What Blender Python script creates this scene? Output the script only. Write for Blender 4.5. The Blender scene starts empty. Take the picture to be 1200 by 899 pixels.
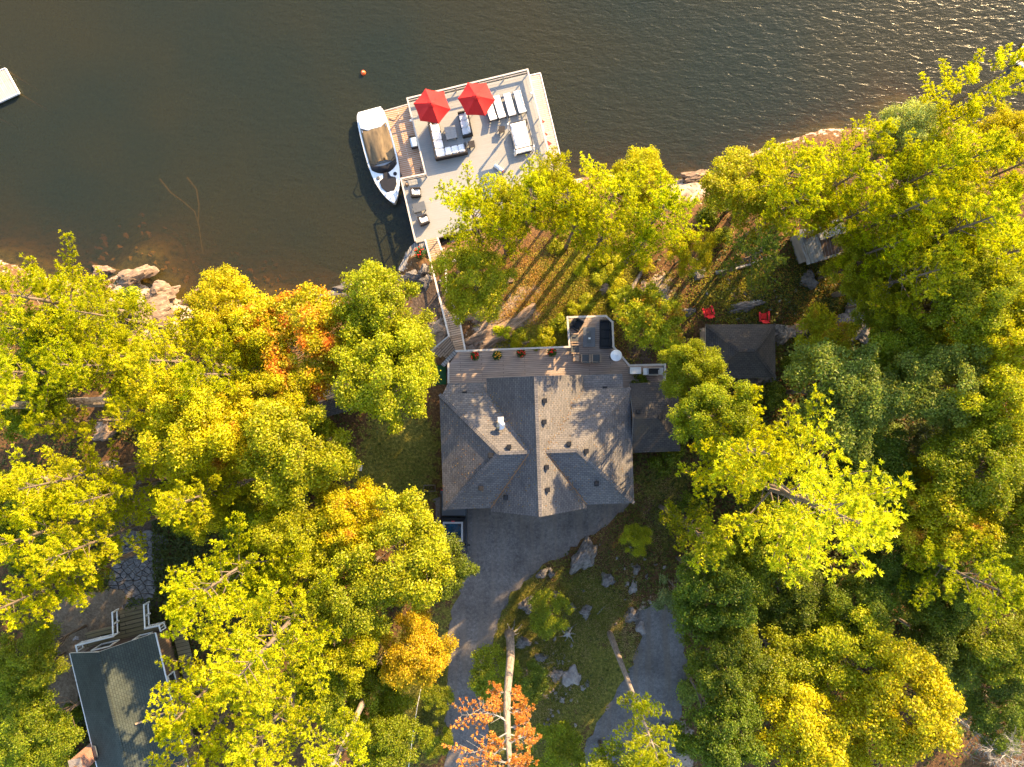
import bpy, bmesh, math, random
import numpy as np
from mathutils import Vector, Matrix
R = math.radians
random.seed(7)
rng = np.random.default_rng(7)
scene = bpy.context.scene
C = scene.collection
# ------------------------------------------------------------------ camera, sky, sun, exposure
HC = 60.0          # drone height above the house yard (m)
F = 934.0          # focal length in pixels of the 1200 px wide photograph
cam_d = bpy.data.cameras.new('camera'); cam = bpy.data.objects.new('camera', cam_d); C.objects.link(cam)
cam.location = (0, 0, HC); cam.rotation_euler = (0, 0, 0)
cam_d.sensor_width = 36.0; cam_d.lens = 36.0 * F / 1200.0
cam_d.clip_end = 3000; cam_d.clip_start = 0.5
scene.camera = cam
SUN_EL = R(25.5)
SUN_DX, SUN_DY = 0.60, 0.80
w = bpy.data.worlds.new('World'); scene.world = w; w.use_nodes = True
nt = w.node_tree; nt.nodes.clear()
sky = nt.nodes.new('ShaderNodeTexSky'); sky.sky_type = 'NISHITA'; sky.sun_disc = False
sky.sun_elevation = SUN_EL; sky.sun_rotation = math.atan2(SUN_DX, SUN_DY)
bg = nt.nodes.new('ShaderNodeBackground'); bg.inputs[1].default_value = 0.15
wo = nt.nodes.new('ShaderNodeOutputWorld')
nt.links.new(sky.outputs[0], bg.inputs[0]); nt.links.new(bg.outputs[0], wo.inputs[0])
sun_d = bpy.data.lights.new('sun', 'SUN'); sun_d.energy = 4.5; sun_d.angle = R(0.5); sun_d.color = (1.0, 0.70, 0.35)
sun = bpy.data.objects.new('sun', sun_d); C.objects.link(sun)
sd = Vector((SUN_DX * math.cos(SUN_EL), SUN_DY * math.cos(SUN_EL), math.sin(SUN_EL)))
sun.rotation_euler = sd.to_track_quat('Z', 'Y').to_euler(); sun.location = (40, 60, 80)
vs = scene.view_settings
vs.view_transform = 'Standard'; vs.look = 'None'; vs.gamma = 1.0; vs.use_curve_mapping = False
vs.exposure = 2.03
scene.cycles.max_bounces = 6; scene.cycles.diffuse_bounces = 3; scene.cycles.transparent_max_bounces = 8

# ------------------------------------------------------------------ helpers
def P(px, py, z=0.0):
    "world point that stands at height z where the survey photo shows pixel px,py"
    s = (HC - z) / F
    return Vector(((px - 600.0) * s, -(py - 449.5) * s, z))
def P2(px, py, z=0.0):
    v = P(px, py, z); return (v.x, v.y)

def tag(o, label=None, cat=None, group=None, kind=None):
    if label: o['label'] = label
    if cat: o['category'] = cat
    if group: o['group'] = group
    if kind: o['kind'] = kind
    return o
def thing(name, label, cat, loc=(0, 0, 0), rz=0.0, group=None):
    o = bpy.data.objects.new(name, None); C.objects.link(o)
    o.location = loc; o.rotation_euler = (0, 0, rz); o.empty_display_size = 0.3
    return tag(o, label, cat, group)
def wmat(o):
    m = Matrix.Identity(4)
    while o is not None:
        m = Matrix.LocRotScale(o.location, o.rotation_euler, o.scale) @ m
        o = o.parent
    return m
def copy_tree(root, loc, rz=0.0, label=None, scale=None, color=None):
    c = root.copy(); C.objects.link(c); c.location = loc; c.rotation_euler = (0, 0, rz)
    if label: c['label'] = label
    if scale: c.scale = scale
    def rec(a, b):
        for ch in list(a.children):
            d = ch.copy(); C.objects.link(d); d.parent = b
            if color is not None: d.color = color
            rec(ch, d)
    rec(root, c)
    return c

class MB:
    def __init__(s): s.v = []; s.f = []; s.m = None
    def add(s, vs_, fs_):
        o = len(s.v)
        if s.m is not None: vs_ = [s.m @ Vector(q) for q in vs_]
        s.v += [tuple(q) for q in vs_]; s.f += [tuple(i + o for i in f) for f in fs_]; return s
    def box(s, c, d, rz=0.0, rx=0.0, ry=0.0, top=1.0):
        hx, hy, hz = d[0] / 2, d[1] / 2, d[2] / 2
        m = Matrix.Translation(Vector(c)) @ Matrix.Rotation(rz, 4, 'Z') @ Matrix.Rotation(ry, 4, 'Y') @ Matrix.Rotation(rx, 4, 'X')
        q = [(-hx, -hy, -hz), (hx, -hy, -hz), (hx, hy, -hz), (-hx, hy, -hz), (-hx * top, -hy * top, hz), (hx * top, -hy * top, hz), (hx * top, hy * top, hz), (-hx * top, hy * top, hz)]
        return s.add([m @ Vector(a) for a in q], [(3, 2, 1, 0), (4, 5, 6, 7), (0, 1, 5, 4), (1, 2, 6, 5), (2, 3, 7, 6), (3, 0, 4, 7)])
    def bar(s, a, b, wd, ht):
        a = Vector(a); b = Vector(b); d = (b - a); L = d.length
        if L < 1e-6: return s
        d.normalize(); side = d.cross(Vector((0, 0, 1)))
        if side.length < 1e-3: side = Vector((1, 0, 0))
        side.normalize(); up = side.cross(d)
        q = []
        for p in (a, b):
            for (i, j) in ((-1, -1), (1, -1), (1, 1), (-1, 1)):
                q.append(p + side * (wd / 2 * i) + up * (ht / 2 * j))
        return s.add(q, [(0, 1, 2, 3), (7, 6, 5, 4), (0, 4, 5, 1), (1, 5, 6, 2), (2, 6, 7, 3), (3, 7, 4, 0)])
    def tube(s, pts, rad, n=6, cap=True):
        pts = [Vector(p) for p in pts]
        if not isinstance(rad, (list, tuple)): rad = [rad] * len(pts)
        q = []; f = []
        for i, p in enumerate(pts):
            d = (pts[min(i + 1, len(pts) - 1)] - pts[max(i - 1, 0)])
            if d.length < 1e-9: d = Vector((0, 0, 1))
            d.normalize()
            ref = Vector((0, 0, 1)) if abs(d.z) < .9 else Vector((1, 0, 0))
            u = d.cross(ref).normalized(); v = u.cross(d)
            for k in range(n):
                a = 2 * math.pi * k / n
                q.append(p + (u * math.cos(a) + v * math.sin(a)) * rad[i])
        for i in range(len(pts) - 1):
            for k in range(n):
                k2 = (k + 1) % n
                f.append((i * n + k, i * n + k2, (i + 1) * n + k2, (i + 1) * n + k))
        if cap:
            f.append(tuple(range(n - 1, -1, -1))); f.append(tuple((len(pts) - 1) * n + k for k in range(n)))
        return s.add(q, f)
    def prism(s, poly, z0, z1):
        n = len(poly)
        zz0 = z0 if isinstance(z0, (list, tuple)) else [z0] * n
        zz1 = z1 if isinstance(z1, (list, tuple)) else [z1] * n
        a = sum(poly[i][0] * poly[(i + 1) % n][1] - poly[(i + 1) % n][0] * poly[i][1] for i in range(n))
        if a < 0: poly = poly[::-1]; zz0 = list(zz0)[::-1]; zz1 = list(zz1)[::-1]
        q = [(p[0], p[1], z) for p, z in zip(poly, zz0)] + [(p[0], p[1], z) for p, z in zip(poly, zz1)]
        f = [tuple(range(n - 1, -1, -1)), tuple(range(n, 2 * n))] + [(i, (i + 1) % n, n + (i + 1) % n, n + i) for i in range(n)]
        return s.add(q, f)
    def lathe(s, prof, c=(0, 0, 0), n=16):
        q = []; f = []
        for (r, z) in prof:
            for k in range(n):
                a = 2 * math.pi * k / n
                q.append((c[0] + r * math.cos(a), c[1] + r * math.sin(a), c[2] + z))
        for i in range(len(prof) - 1):
            for k in range(n):
                k2 = (k + 1) % n
                f.append((i * n + k, i * n + k2, (i + 1) * n + k2, (i + 1) * n + k))
        f.append(tuple(range(n - 1, -1, -1))); f.append(tuple((len(prof) - 1) * n + k for k in range(n)))
        return s.add(q, f)
    def loft(s, rings, close=False, cap=True):
        n = len(rings[0]); q = [p for r in rings for p in r]; f = []
        for i in range(len(rings) - 1):
            for k in range(n if close else n - 1):
                k2 = (k + 1) % n
                f.append((i * n + k, i * n + k2, (i + 1) * n + k2, (i + 1) * n + k))
        if cap:
            f.append(tuple(range(n - 1, -1, -1))); f.append(tuple((len(rings) - 1) * n + k for k in range(n)))
        return s.add(q, f)
    def build(s, name, mt, parent=None, world=False, bevel=0.0, smooth=False, uv=False):
        me = bpy.data.meshes.new(name)
        v = s.v
        if world and parent is not None:
            inv = wmat(parent).inverted(); v = [tuple(inv @ Vector(q)) for q in v]
        me.from_pydata(v, [], s.f); me.update()
        bm = bmesh.new(); bm.from_mesh(me)
        if bevel > 0:
            bmesh.ops.bevel(bm, geom=list(bm.edges), offset=bevel, segments=2, affect='EDGES', clamp_overlap=True)
        bmesh.ops.recalc_face_normals(bm, faces=list(bm.faces))
        if uv:
            lay = bm.loops.layers.uv.new('UVMap')
            for fc in bm.faces:
                nn = fc.normal; h = Vector((0, 0, 1)).cross(nn)
                if h.length < 1e-3: h = Vector((1, 0, 0))
                h.normalize(); u = nn.cross(h)
                for l in fc.loops: l[lay].uv = (l.vert.co.dot(h), l.vert.co.dot(u))
        bm.to_mesh(me); bm.free()
        if smooth: me.polygons.foreach_set('use_smooth', [True] * len(me.polygons))
        me.materials.append(mt)
        o = bpy.data.objects.new(name, me); C.objects.link(o)
        if parent is not None: o.parent = parent
        return o

def smooth_mod(o, lv=1):
    m = o.modifiers.new('sub', 'SUBSURF'); m.levels = lv; m.render_levels = lv
    o.data.polygons.foreach_set('use_smooth', [True] * len(o.data.polygons)); return o

# ------------------------------------------------------------------ materials
def new_mat(name):
    m = bpy.data.materials.new(name); m.use_nodes = True; t = m.node_tree; t.nodes.clear()
    out = t.nodes.new('ShaderNodeOutputMaterial')
    return m, t, out
def N(t, typ, **kw):
    n = t.nodes.new(typ)
    for k, v in kw.items():
        if k == 'inp':
            for a, b in v.items(): n.inputs[a].default_value = b
        else: setattr(n, k, v)
    return n
def ramp(t, stops, interp='LINEAR'):
    n = t.nodes.new('ShaderNodeValToRGB'); e = n.color_ramp.elements; n.color_ramp.interpolation = interp
    while len(e) < len(stops): e.new(0.5)
    for i, (p, c) in enumerate(stops):
        e[i].position = p; e[i].color = (c[0], c[1], c[2], 1) if isinstance(c, (tuple, list)) else (c, c, c, 1)
    return n
def surf(name, c1, c2=None, rough=0.7, scale=3.0, metal=0.0, bump=0.0, bscale=20.0, stretch=(1, 1, 1), spec=0.3, c3=None):
    "noise-mottled principled surface"
    m, t, out = new_mat(name); c2 = c2 or tuple(x * 0.75 for x in c1)
    b = N(t, 'ShaderNodeBsdfPrincipled'); b.inputs['Roughness'].default_value = rough; b.inputs['Metallic'].default_value = metal
    b.inputs['Specular IOR Level'].default_value = spec
    tc = N(t, 'ShaderNodeTexCoord'); mp = N(t, 'ShaderNodeMapping'); mp.inputs['Scale'].default_value = stretch
    t.links.new(tc.outputs['Object'], mp.inputs[0])
    nz = N(t, 'ShaderNodeTexNoise', inp={'Scale': scale, 'Detail': 8.0, 'Roughness': 0.65}); t.links.new(mp.outputs[0], nz.inputs[0])
    st = [(0.32, c1), (0.68, c2)] if c3 is None else [(0.3, c1), (0.52, c2), (0.7, c3)]
    rp = ramp(t, st); t.links.new(nz.outputs[0], rp.inputs[0]); t.links.new(rp.outputs[0], b.inputs['Base Color'])
    if bump > 0:
        n2 = N(t, 'ShaderNodeTexNoise', inp={'Scale': bscale, 'Detail': 6.0}); t.links.new(mp.outputs[0], n2.inputs[0])
        bp = N(t, 'ShaderNodeBump', inp={'Strength': bump, 'Distance': 0.05}); t.links.new(n2.outputs[0], bp.inputs['Height']); t.links.new(bp.outputs[0], b.inputs['Normal'])
    t.links.new(b.outputs[0], out.inputs[0])
    return m
def planks(name, c1, c2, gap, rot, width=0.14, length=3.0, rough=0.75, gapw=0.012, coord='Object', var=(.62, 1.25)):
    m, t, out = new_mat(name)
    b = N(t, 'ShaderNodeBsdfPrincipled', inp={'Roughness': rough, 'Specular IOR Level': 0.25})
    tc = N(t, 'ShaderNodeTexCoord'); mp = N(t, 'ShaderNodeMapping'); mp.inputs['Rotation'].default_value = (0, 0, rot)
    t.links.new(tc.outputs[coord], mp.inputs[0])
    br = N(t, 'ShaderNodeTexBrick', inp={'Scale': 1.0, 'Mortar Size': gapw, 'Mortar Smooth': 0.1, 'Bias': 0.0, 'Brick Width': length, 'Row Height': width})
    br.inputs['Color1'].default_value = (*c1, 1); br.inputs['Color2'].default_value = (*c2, 1); br.inputs['Mortar'].default_value = (*gap, 1)
    t.links.new(mp.outputs[0], br.inputs[0])
    mp2 = N(t, 'ShaderNodeMapping'); mp2.inputs['Scale'].default_value = (0.6, 7, 1); t.links.new(mp.outputs[0], mp2.inputs[0])
    nz = N(t, 'ShaderNodeTexNoise', inp={'Scale': 1.5, 'Detail': 8.0, 'Roughness': .7}); t.links.new(mp2.outputs[0], nz.inputs[0])
    rp = ramp(t, [(0.25, var[0]), (0.75, var[1])]); t.links.new(nz.outputs[0], rp.inputs[0])
    mx = N(t, 'ShaderNodeMix', data_type='RGBA', blend_type='MULTIPLY'); mx.inputs[0].default_value = 1.0
    t.links.new(br.outputs[0], mx.inputs[6]); t.links.new(rp.outputs[0], mx.inputs[7]); t.links.new(mx.outputs[2], b.inputs['Base Color'])
    bp = N(t, 'ShaderNodeBump', inp={'Strength': 0.4, 'Distance': 0.01}); t.links.new(br.outputs[1], bp.inputs['Height']); bp.invert = True
    t.links.new(bp.outputs[0], b.inputs['Normal'])
    t.links.new(b.outputs[0], out.inputs[0]); return m
def shingles(name, c1, c2, gap, bw=0.28, rh=0.16, mott=1.0, stain=None):
    m, t, out = new_mat(name)
    b = N(t, 'ShaderNodeBsdfPrincipled', inp={'Roughness': 0.85, 'Specular IOR Level': 0.2})
    tc = N(t, 'ShaderNodeTexCoord')
    br = N(t, 'ShaderNodeTexBrick', inp={'Scale': 1.0, 'Mortar Size': 0.016, 'Mortar Smooth': 0.3, 'Bias': 0.0, 'Brick Width': bw, 'Row Height': rh})
    br.inputs['Color1'].default_value = (*c1, 1); br.inputs['Color2'].default_value = (*c2, 1); br.inputs['Mortar'].default_value = (*gap, 1)
    t.links.new(tc.outputs['UV'], br.inputs[0])
    nz = N(t, 'ShaderNodeTexNoise', inp={'Scale': 0.7, 'Detail': 8.0, 'Roughness': .7}); t.links.new(tc.outputs['Object'], nz.inputs[0])
    rp = ramp(t, [(0.3, 1 - 0.22 * mott), (0.7, 1 + 0.2 * mott)]); t.links.new(nz.outputs[0], rp.inputs[0])
    mx = N(t, 'ShaderNodeMix', data_type='RGBA', blend_type='MULTIPLY'); mx.inputs[0].default_value = 1.0
    t.links.new(br.outputs[0], mx.inputs[6]); t.links.new(rp.outputs[0], mx.inputs[7])
    col = mx.outputs[2]
    if stain:
        n3 = N(t, 'ShaderNodeTexNoise', inp={'Scale': 0.5, 'Detail': 5.0}); t.links.new(tc.outputs['Object'], n3.inputs[0])
        r3 = ramp(t, [(0.5, 0.0), (0.65, 1.0)]); t.links.new(n3.outputs[0], r3.inputs[0])
        m3 = N(t, 'ShaderNodeMix', data_type='RGBA'); m3.inputs[7].default_value = (*stain, 1)
        t.links.new(r3.outputs[0], m3.inputs[0]); t.links.new(col, m3.inputs[6]); col = m3.outputs[2]
    t.links.new(col, b.inputs['Base Color'])
    bp = N(t, 'ShaderNodeBump', inp={'Strength': 0.5, 'Distance': 0.02}); bp.invert = True
    t.links.new(br.outputs[1], bp.inputs['Height']); t.links.new(bp.outputs[0], b.inputs['Normal'])
    t.links.new(b.outputs[0], out.inputs[0]); return m
def foliage(name, second=None, amount=(0.5, 0.62), transl=0.42):
    m, t, out = new_mat(name)
    oi = N(t, 'ShaderNodeObjectInfo'); ge = N(t, 'ShaderNodeNewGeometry'); tc = N(t, 'ShaderNodeTexCoord')
    base = oi.outputs['Color']
    if second:
        nz = N(t, 'ShaderNodeTexNoise', inp={'Scale': 0.7, 'Detail': 6.0}); t.links.new(tc.outputs['Object'], nz.inputs[0])
        rp = ramp(t, [(amount[0], 0.0), (amount[1], 1.0)]); t.links.new(nz.outputs[0], rp.inputs[0])
        mx = N(t, 'ShaderNodeMix', data_type='RGBA'); mx.inputs[7].default_value = (*second, 1)
        t.links.new(rp.outputs[0], mx.inputs[0]); t.links.new(base, mx.inputs[6]); base = mx.outputs[2]
    # leaf to leaf variation
    hs = N(t, 'ShaderNodeHueSaturation'); t.links.new(base, hs.inputs['Color'])
    ma = N(t, 'ShaderNodeMapRange', inp={'To Min': 0.475, 'To Max': 0.52}); t.links.new(ge.outputs['Random Per Island'], ma.inputs[0]); t.links.new(ma.outputs[0], hs.inputs['Hue'])
    ml = N(t, 'ShaderNodeMath', operation='MULTIPLY'); ml.inputs[1].default_value = 7.31; t.links.new(ge.outputs['Random Per Island'], ml.inputs[0])
    fr = N(t, 'ShaderNodeMath', operation='FRACT'); t.links.new(ml.outputs[0], fr.inputs[0])
    mv = N(t, 'ShaderNodeMapRange', inp={'To Min': 0.62, 'To Max': 1.35}); t.links.new(fr.outputs[0], mv.inputs[0]); t.links.new(mv.outputs[0], hs.inputs['Value'])
    n2 = N(t, 'ShaderNodeTexNoise', inp={'Scale': 0.35, 'Detail': 3.0}); t.links.new(tc.outputs['Object'], n2.inputs[0])
    r2 = ramp(t, [(0.3, 0.75), (0.7, 1.2)]); t.links.new(n2.outputs[0], r2.inputs[0])
    mz = N(t, 'ShaderNodeMix', data_type='RGBA', blend_type='MULTIPLY'); mz.inputs[0].default_value = 1
    t.links.new(hs.outputs[0], mz.inputs[6]); t.links.new(r2.outputs[0], mz.inputs[7])
    df = N(t, 'ShaderNodeBsdfDiffuse'); tr = N(t, 'ShaderNodeBsdfTranslucent'); ms = N(t, 'ShaderNodeMixShader'); ms.inputs[0].default_value = transl
    t.links.new(mz.outputs[2], df.inputs[0])
    bc = N(t, 'ShaderNodeMix', data_type='RGBA', blend_type='MULTIPLY'); bc.inputs[0].default_value = 1; bc.inputs[7].default_value = (1.3, 1.3, 0.5, 1)
    t.links.new(mz.outputs[2], bc.inputs[6]); t.links.new(bc.outputs[2], tr.inputs[0])
    t.links.new(df.outputs[0], ms.inputs[1]); t.links.new(tr.outputs[0], ms.inputs[2])
    gl = N(t, 'ShaderNodeBsdfGlossy', inp={'Roughness': 0.45}); gl.inputs[0].default_value = (1, 1, 1, 1)
    m2 = N(t, 'ShaderNodeMixShader'); m2.inputs[0].default_value = 0.012
    t.links.new(ms.outputs[0], m2.inputs[1]); t.links.new(gl.outputs[0], m2.inputs[2])
    t.links.new(m2.outputs[0], out.inputs[0]); return m

M = {}
M['leaf'] = foliage('foliage')
M['maple'] = foliage('autumn_maple_foliage', second=(0.62, 0.22, 0.02), amount=(0.46, 0.62))
M['tinged'] = foliage('turning_foliage', second=(0.42, 0.22, 0.015), amount=(0.56, 0.68))
M['bark'] = surf('bark', (0.20, 0.15, 0.11), (0.09, 0.07, 0.05), rough=.95, scale=6, stretch=(1, 1, .15), bump=.6, bscale=12)
M['palebark'] = surf('pale_bark', (0.38, 0.31, 0.25), (0.13, 0.10, 0.085), rough=.95, scale=5, stretch=(1.6, 1.6, .35), bump=1.0, bscale=14)
M['deadwood'] = surf('dead_wood', (0.34, 0.32, 0.29), (0.20, 0.18, 0.16), rough=.9, scale=6, stretch=(1, 1, .2), bump=.3)
M['graniteS'] = surf('pink_granite', (0.35, 0.245, 0.175), (0.22, 0.15, 0.10), rough=.95, scale=2.4, bump=1.0, bscale=7, c3=(0.10, 0.07, 0.05), stretch=(.6, 2.6, 1))
M['granite'] = surf('grey_granite', (0.24, 0.215, 0.195), (0.13, 0.115, 0.105), rough=.95, scale=3.2, bump=1.0, bscale=9, c3=(0.045, 0.04, 0.036), stretch=(1, 1.8, 1))
M['granitesub'] = surf('algae_brown_rock', (0.34, 0.20, 0.07), (0.20, 0.11, 0.04), rough=.9, scale=3, bump=.6)
M['stone'] = surf('pale_stone', (0.32, 0.28, 0.25), (0.18, 0.155, 0.14), rough=.9, scale=4.0, bump=.6, bscale=9)
M['roof'] = shingles('charcoal_asphalt_shingles', (0.165, 0.152, 0.148), (0.115, 0.110, 0.112), (0.065, 0.062, 0.066))
M['roofdark'] = shingles('dark_asphalt_shingles', (0.070, 0.063, 0.060), (0.050, 0.046, 0.046), (0.025, 0.024, 0.024), stain=(0.075, 0.06, 0.045))
M['roofgreen'] = shingles('faded_green_asphalt_shingles', (0.060, 0.072, 0.062), (0.048, 0.060, 0.052), (0.028, 0.034, 0.03), mott=1.3)
M['tin'] = surf('weathered_tin_sheet', (0.36, 0.37, 0.38), (0.22, 0.22, 0.21), rough=.55, metal=.3, scale=2.5, stretch=(4, .5, 1), c3=(0.13, 0.09, 0.06))
M['rustwood'] = planks('bare_roof_boards', (0.10, 0.06, 0.045), (0.13, 0.085, 0.06), (0.25, 0.24, 0.23), R(90), width=.25, length=5)
M['siding'] = planks('brown_wood_siding', (0.20, 0.13, 0.08), (0.17, 0.11, 0.07), (0.05, 0.03, 0.02), 0, width=.18, length=4)
M['trim'] = surf('white_painted_trim', (0.78, 0.77, 0.73), (0.68, 0.67, 0.63), rough=.5, scale=5)
M['taupe'] = surf('taupe_painted_rail', (0.56, 0.50, 0.44), (0.45, 0.40, 0.35), rough=.6, scale=5)
M['flash'] = surf('copper_flashing', (0.30, 0.16, 0.09), (0.22, 0.12, 0.07), rough=.4, metal=.5)
M['glass'] = surf('window_glass', (0.02, 0.025, 0.03), (0.03, 0.035, 0.04), rough=.08, spec=.8)
M['black'] = surf('black_plastic', (0.018, 0.018, 0.02), (0.012, 0.012, 0.013), rough=.5)
M['steel'] = surf('brushed_steel', (0.62, 0.62, 0.62), (0.5, 0.5, 0.5), rough=.28, metal=.9, scale=8)
M['whitep'] = surf('white_gelcoat', (0.80, 0.80, 0.79), (0.76, 0.76, 0.75), rough=.22, scale=2, spec=.5)
M['whitec'] = surf('white_cushion_fabric', (0.80, 0.78, 0.76), (0.70, 0.69, 0.69), rough=.95, scale=2.5, bump=.4, bscale=5)
M['wicker'] = surf('dark_brown_wicker', (0.050, 0.042, 0.04), (0.025, 0.022, 0.022), rough=.7, scale=60, bump=.4, bscale=80)
M['charc'] = surf('charcoal_cushion_fabric', (0.030, 0.032, 0.036), (0.02, 0.021, 0.024), rough=.9, scale=5, bump=.3, bscale=6)
M['slate'] = surf('slate_grey_metal_top', (0.115, 0.12, 0.13), (0.09, 0.095, 0.105), rough=.5, scale=3)
M['iceblue'] = surf('ice_blue_cushion_fabric', (0.62, 0.70, 0.74), (0.52, 0.6, 0.64), rough=.9, scale=4)
M['sling'] = surf('grey_sling_fabric', (0.10, 0.105, 0.11), (0.075, 0.08, 0.085), rough=.9, scale=8)
M['teak'] = surf('pale_teak', (0.42, 0.30, 0.21), (0.33, 0.23, 0.15), rough=.65, scale=6, stretch=(1, 4, 1))
M['tan'] = surf('tan_boat_canvas', (0.19, 0.135, 0.075), (0.075, 0.055, 0.035), rough=.9, scale=1.2, bump=.5, bscale=2.2, stretch=(3, .7, 1))  # darker tone paints the shading of the folds into the canvas colour
M['navy'] = surf('navy_black_canvas', (0.012, 0.013, 0.018), (0.02, 0.02, 0.026), rough=.75, scale=3)
M['red'] = surf('red_canvas', (0.60, 0.022, 0.018), (0.48, 0.014, 0.014), rough=.8, scale=1.2, bump=.5, bscale=3)
M['redpaint'] = surf('red_painted_wood', (0.55, 0.02, 0.025), (0.45, 0.016, 0.02), rough=.55, scale=5)
M['orangep'] = surf('orange_plastic', (0.75, 0.12, 0.02), (0.65, 0.09, 0.02), rough=.4)
M['redflower'] = surf('red_petals', (0.75, 0.02, 0.01), (0.6, 0.015, 0.01), rough=.7)
M['yellowflower'] = surf('yellow_petals', (0.75, 0.40, 0.02), (0.65, 0.28, 0.02), rough=.7)
M['terra'] = surf('dark_clay_pot', (0.16, 0.09, 0.06), (0.12, 0.07, 0.05), rough=.8)
M['brick'] = shingles('red_brickwork', (0.42, 0.16, 0.09), (0.36, 0.13, 0.08), (0.35, 0.31, 0.27), bw=.24, rh=.08)
M['turf'] = surf('green_turf_mat', (0.02, 0.08, 0.025), (0.015, 0.06, 0.02), rough=.95, scale=30)
M['carpaint'] = surf('black_car_paint', (0.012, 0.014, 0.018), (0.014, 0.016, 0.02), rough=.18, spec=.6)
M['tonneau'] = surf('slate_truck_bed_cover', (0.075, 0.09, 0.105), (0.09, 0.105, 0.12), rough=.45, scale=1.5)
M['blueglass'] = surf('blue_reflection_glass', (0.010, 0.05, 0.09), (0.006, 0.009, 0.012), rough=.08, scale=3.2, spec=.6)  # bluish reflection painted as patches into the dark glass colour
M['greyp'] = surf('grey_painted_frame', (0.30, 0.31, 0.32), (0.22, 0.23, 0.24), rough=.4, scale=3)
M['rubber'] = surf('black_rubber', (0.02, 0.02, 0.02), (0.015, 0.015, 0.015), rough=.9)
M['paleblue'] = surf('pale_blue_cushion_fabric', (0.48, 0.56, 0.60), (0.38, 0.46, 0.5), rough=.9, scale=4)
DA = R(12.0)   # the lakeside platform's angle
M['composite'] = planks('grey_composite_decking', (0.305, 0.30, 0.285), (0.295, 0.29, 0.275), (0.25, 0.245, 0.235), 0, width=.15, length=5, gapw=.005, var=(.88, 1.08))
M['dockwood'] = planks('weathered_cedar_dock_boards', (0.36, 0.185, 0.095), (0.44, 0.25, 0.14), (0.60, 0.50, 0.42), 0, width=.15, length=6, gapw=.018)
M['paledock'] = planks('bleached_dock_boards', (0.50, 0.40, 0.32), (0.56, 0.46, 0.38), (0.18, 0.13, 0.10), 0, width=.15, length=6, gapw=.014)
M['patio'] = planks('greyed_cedar_deck_boards', (0.36, 0.275, 0.225), (0.43, 0.335, 0.275), (0.13, 0.10, 0.08), 0, width=.145, length=3.2, gapw=.013)
M['walk'] = planks('weathered_walkway_boards', (0.33, 0.22, 0.14), (0.42, 0.30, 0.21), (0.08, 0.055, 0.04), 0, width=.17, length=9, gapw=.022)
M['greywood'] = planks('silvered_grey_boards', (0.26, 0.245, 0.23), (0.33, 0.31, 0.29), (0.07, 0.06, 0.055), R(90), width=.19, length=6, gapw=.018)
M['mossyboards'] = planks('mossy_stair_boards', (0.16, 0.125, 0.06), (0.21, 0.16, 0.085), (0.04, 0.03, 0.02), 0, width=.28, length=6, gapw=.02)

# ------------------------------------------------------------------ terrain
WATER = -3.0
shore_px = [(-700, 250), (-250, 270), (-60, 288), (0, 305), (60, 327), (110, 334), (128, 326), (160, 316), (166, 334), (205, 348), (232, 368), (262, 352), (300, 350), (345, 352), (372, 347), (400, 352), (430, 345), (465, 322), (474, 296), (490, 288), (515, 285), (560, 268), (620, 240), (660, 212), (700, 204), (745, 206), (790, 212), (812, 205), (835, 212), (848, 192), (905, 170), (960, 152), (1010, 150), (1060, 128), (1110, 140), (1150, 156), (1190, 152), (1240, 145), (1500, 120), (2100, 90)]
SH = np.array([P2(a, b, WATER) for a, b in shore_px])
def shore_dist(x, y):
    "positive on land (south of the shore line), negative over the lake"
    x = np.asarray(x, float); y = np.asarray(y, float)
    d = np.full(x.shape, 1e9)
    for i in range(len(SH) - 1):
        a = SH[i]; b = SH[i + 1]; ab = b - a; L = (ab ** 2).sum()
        tt = np.clip(((x - a[0]) * ab[0] + (y - a[1]) * ab[1]) / L, 0, 1)
        d = np.minimum(d, np.hypot(x - a[0] - tt * ab[0], y - a[1] - tt * ab[1]))
    ys = np.interp(x, SH[:, 0], SH[:, 1])
    return np.where(y < ys, d, -d)
def vnoise(x, y, s, seed=0):
    "cheap smooth noise built of sines"
    r = np.random.default_rng(seed); o = np.zeros_like(x, dtype=float)
    for k in range(7):
        a = r.uniform(0, 6.28); f = s * r.uniform(.6, 1.9); p = r.uniform(0, 6.28)
        o += np.sin((x * math.cos(a) + y * math.sin(a)) * f + p) * r.uniform(.5, 1)
    return o / 4.0
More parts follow.
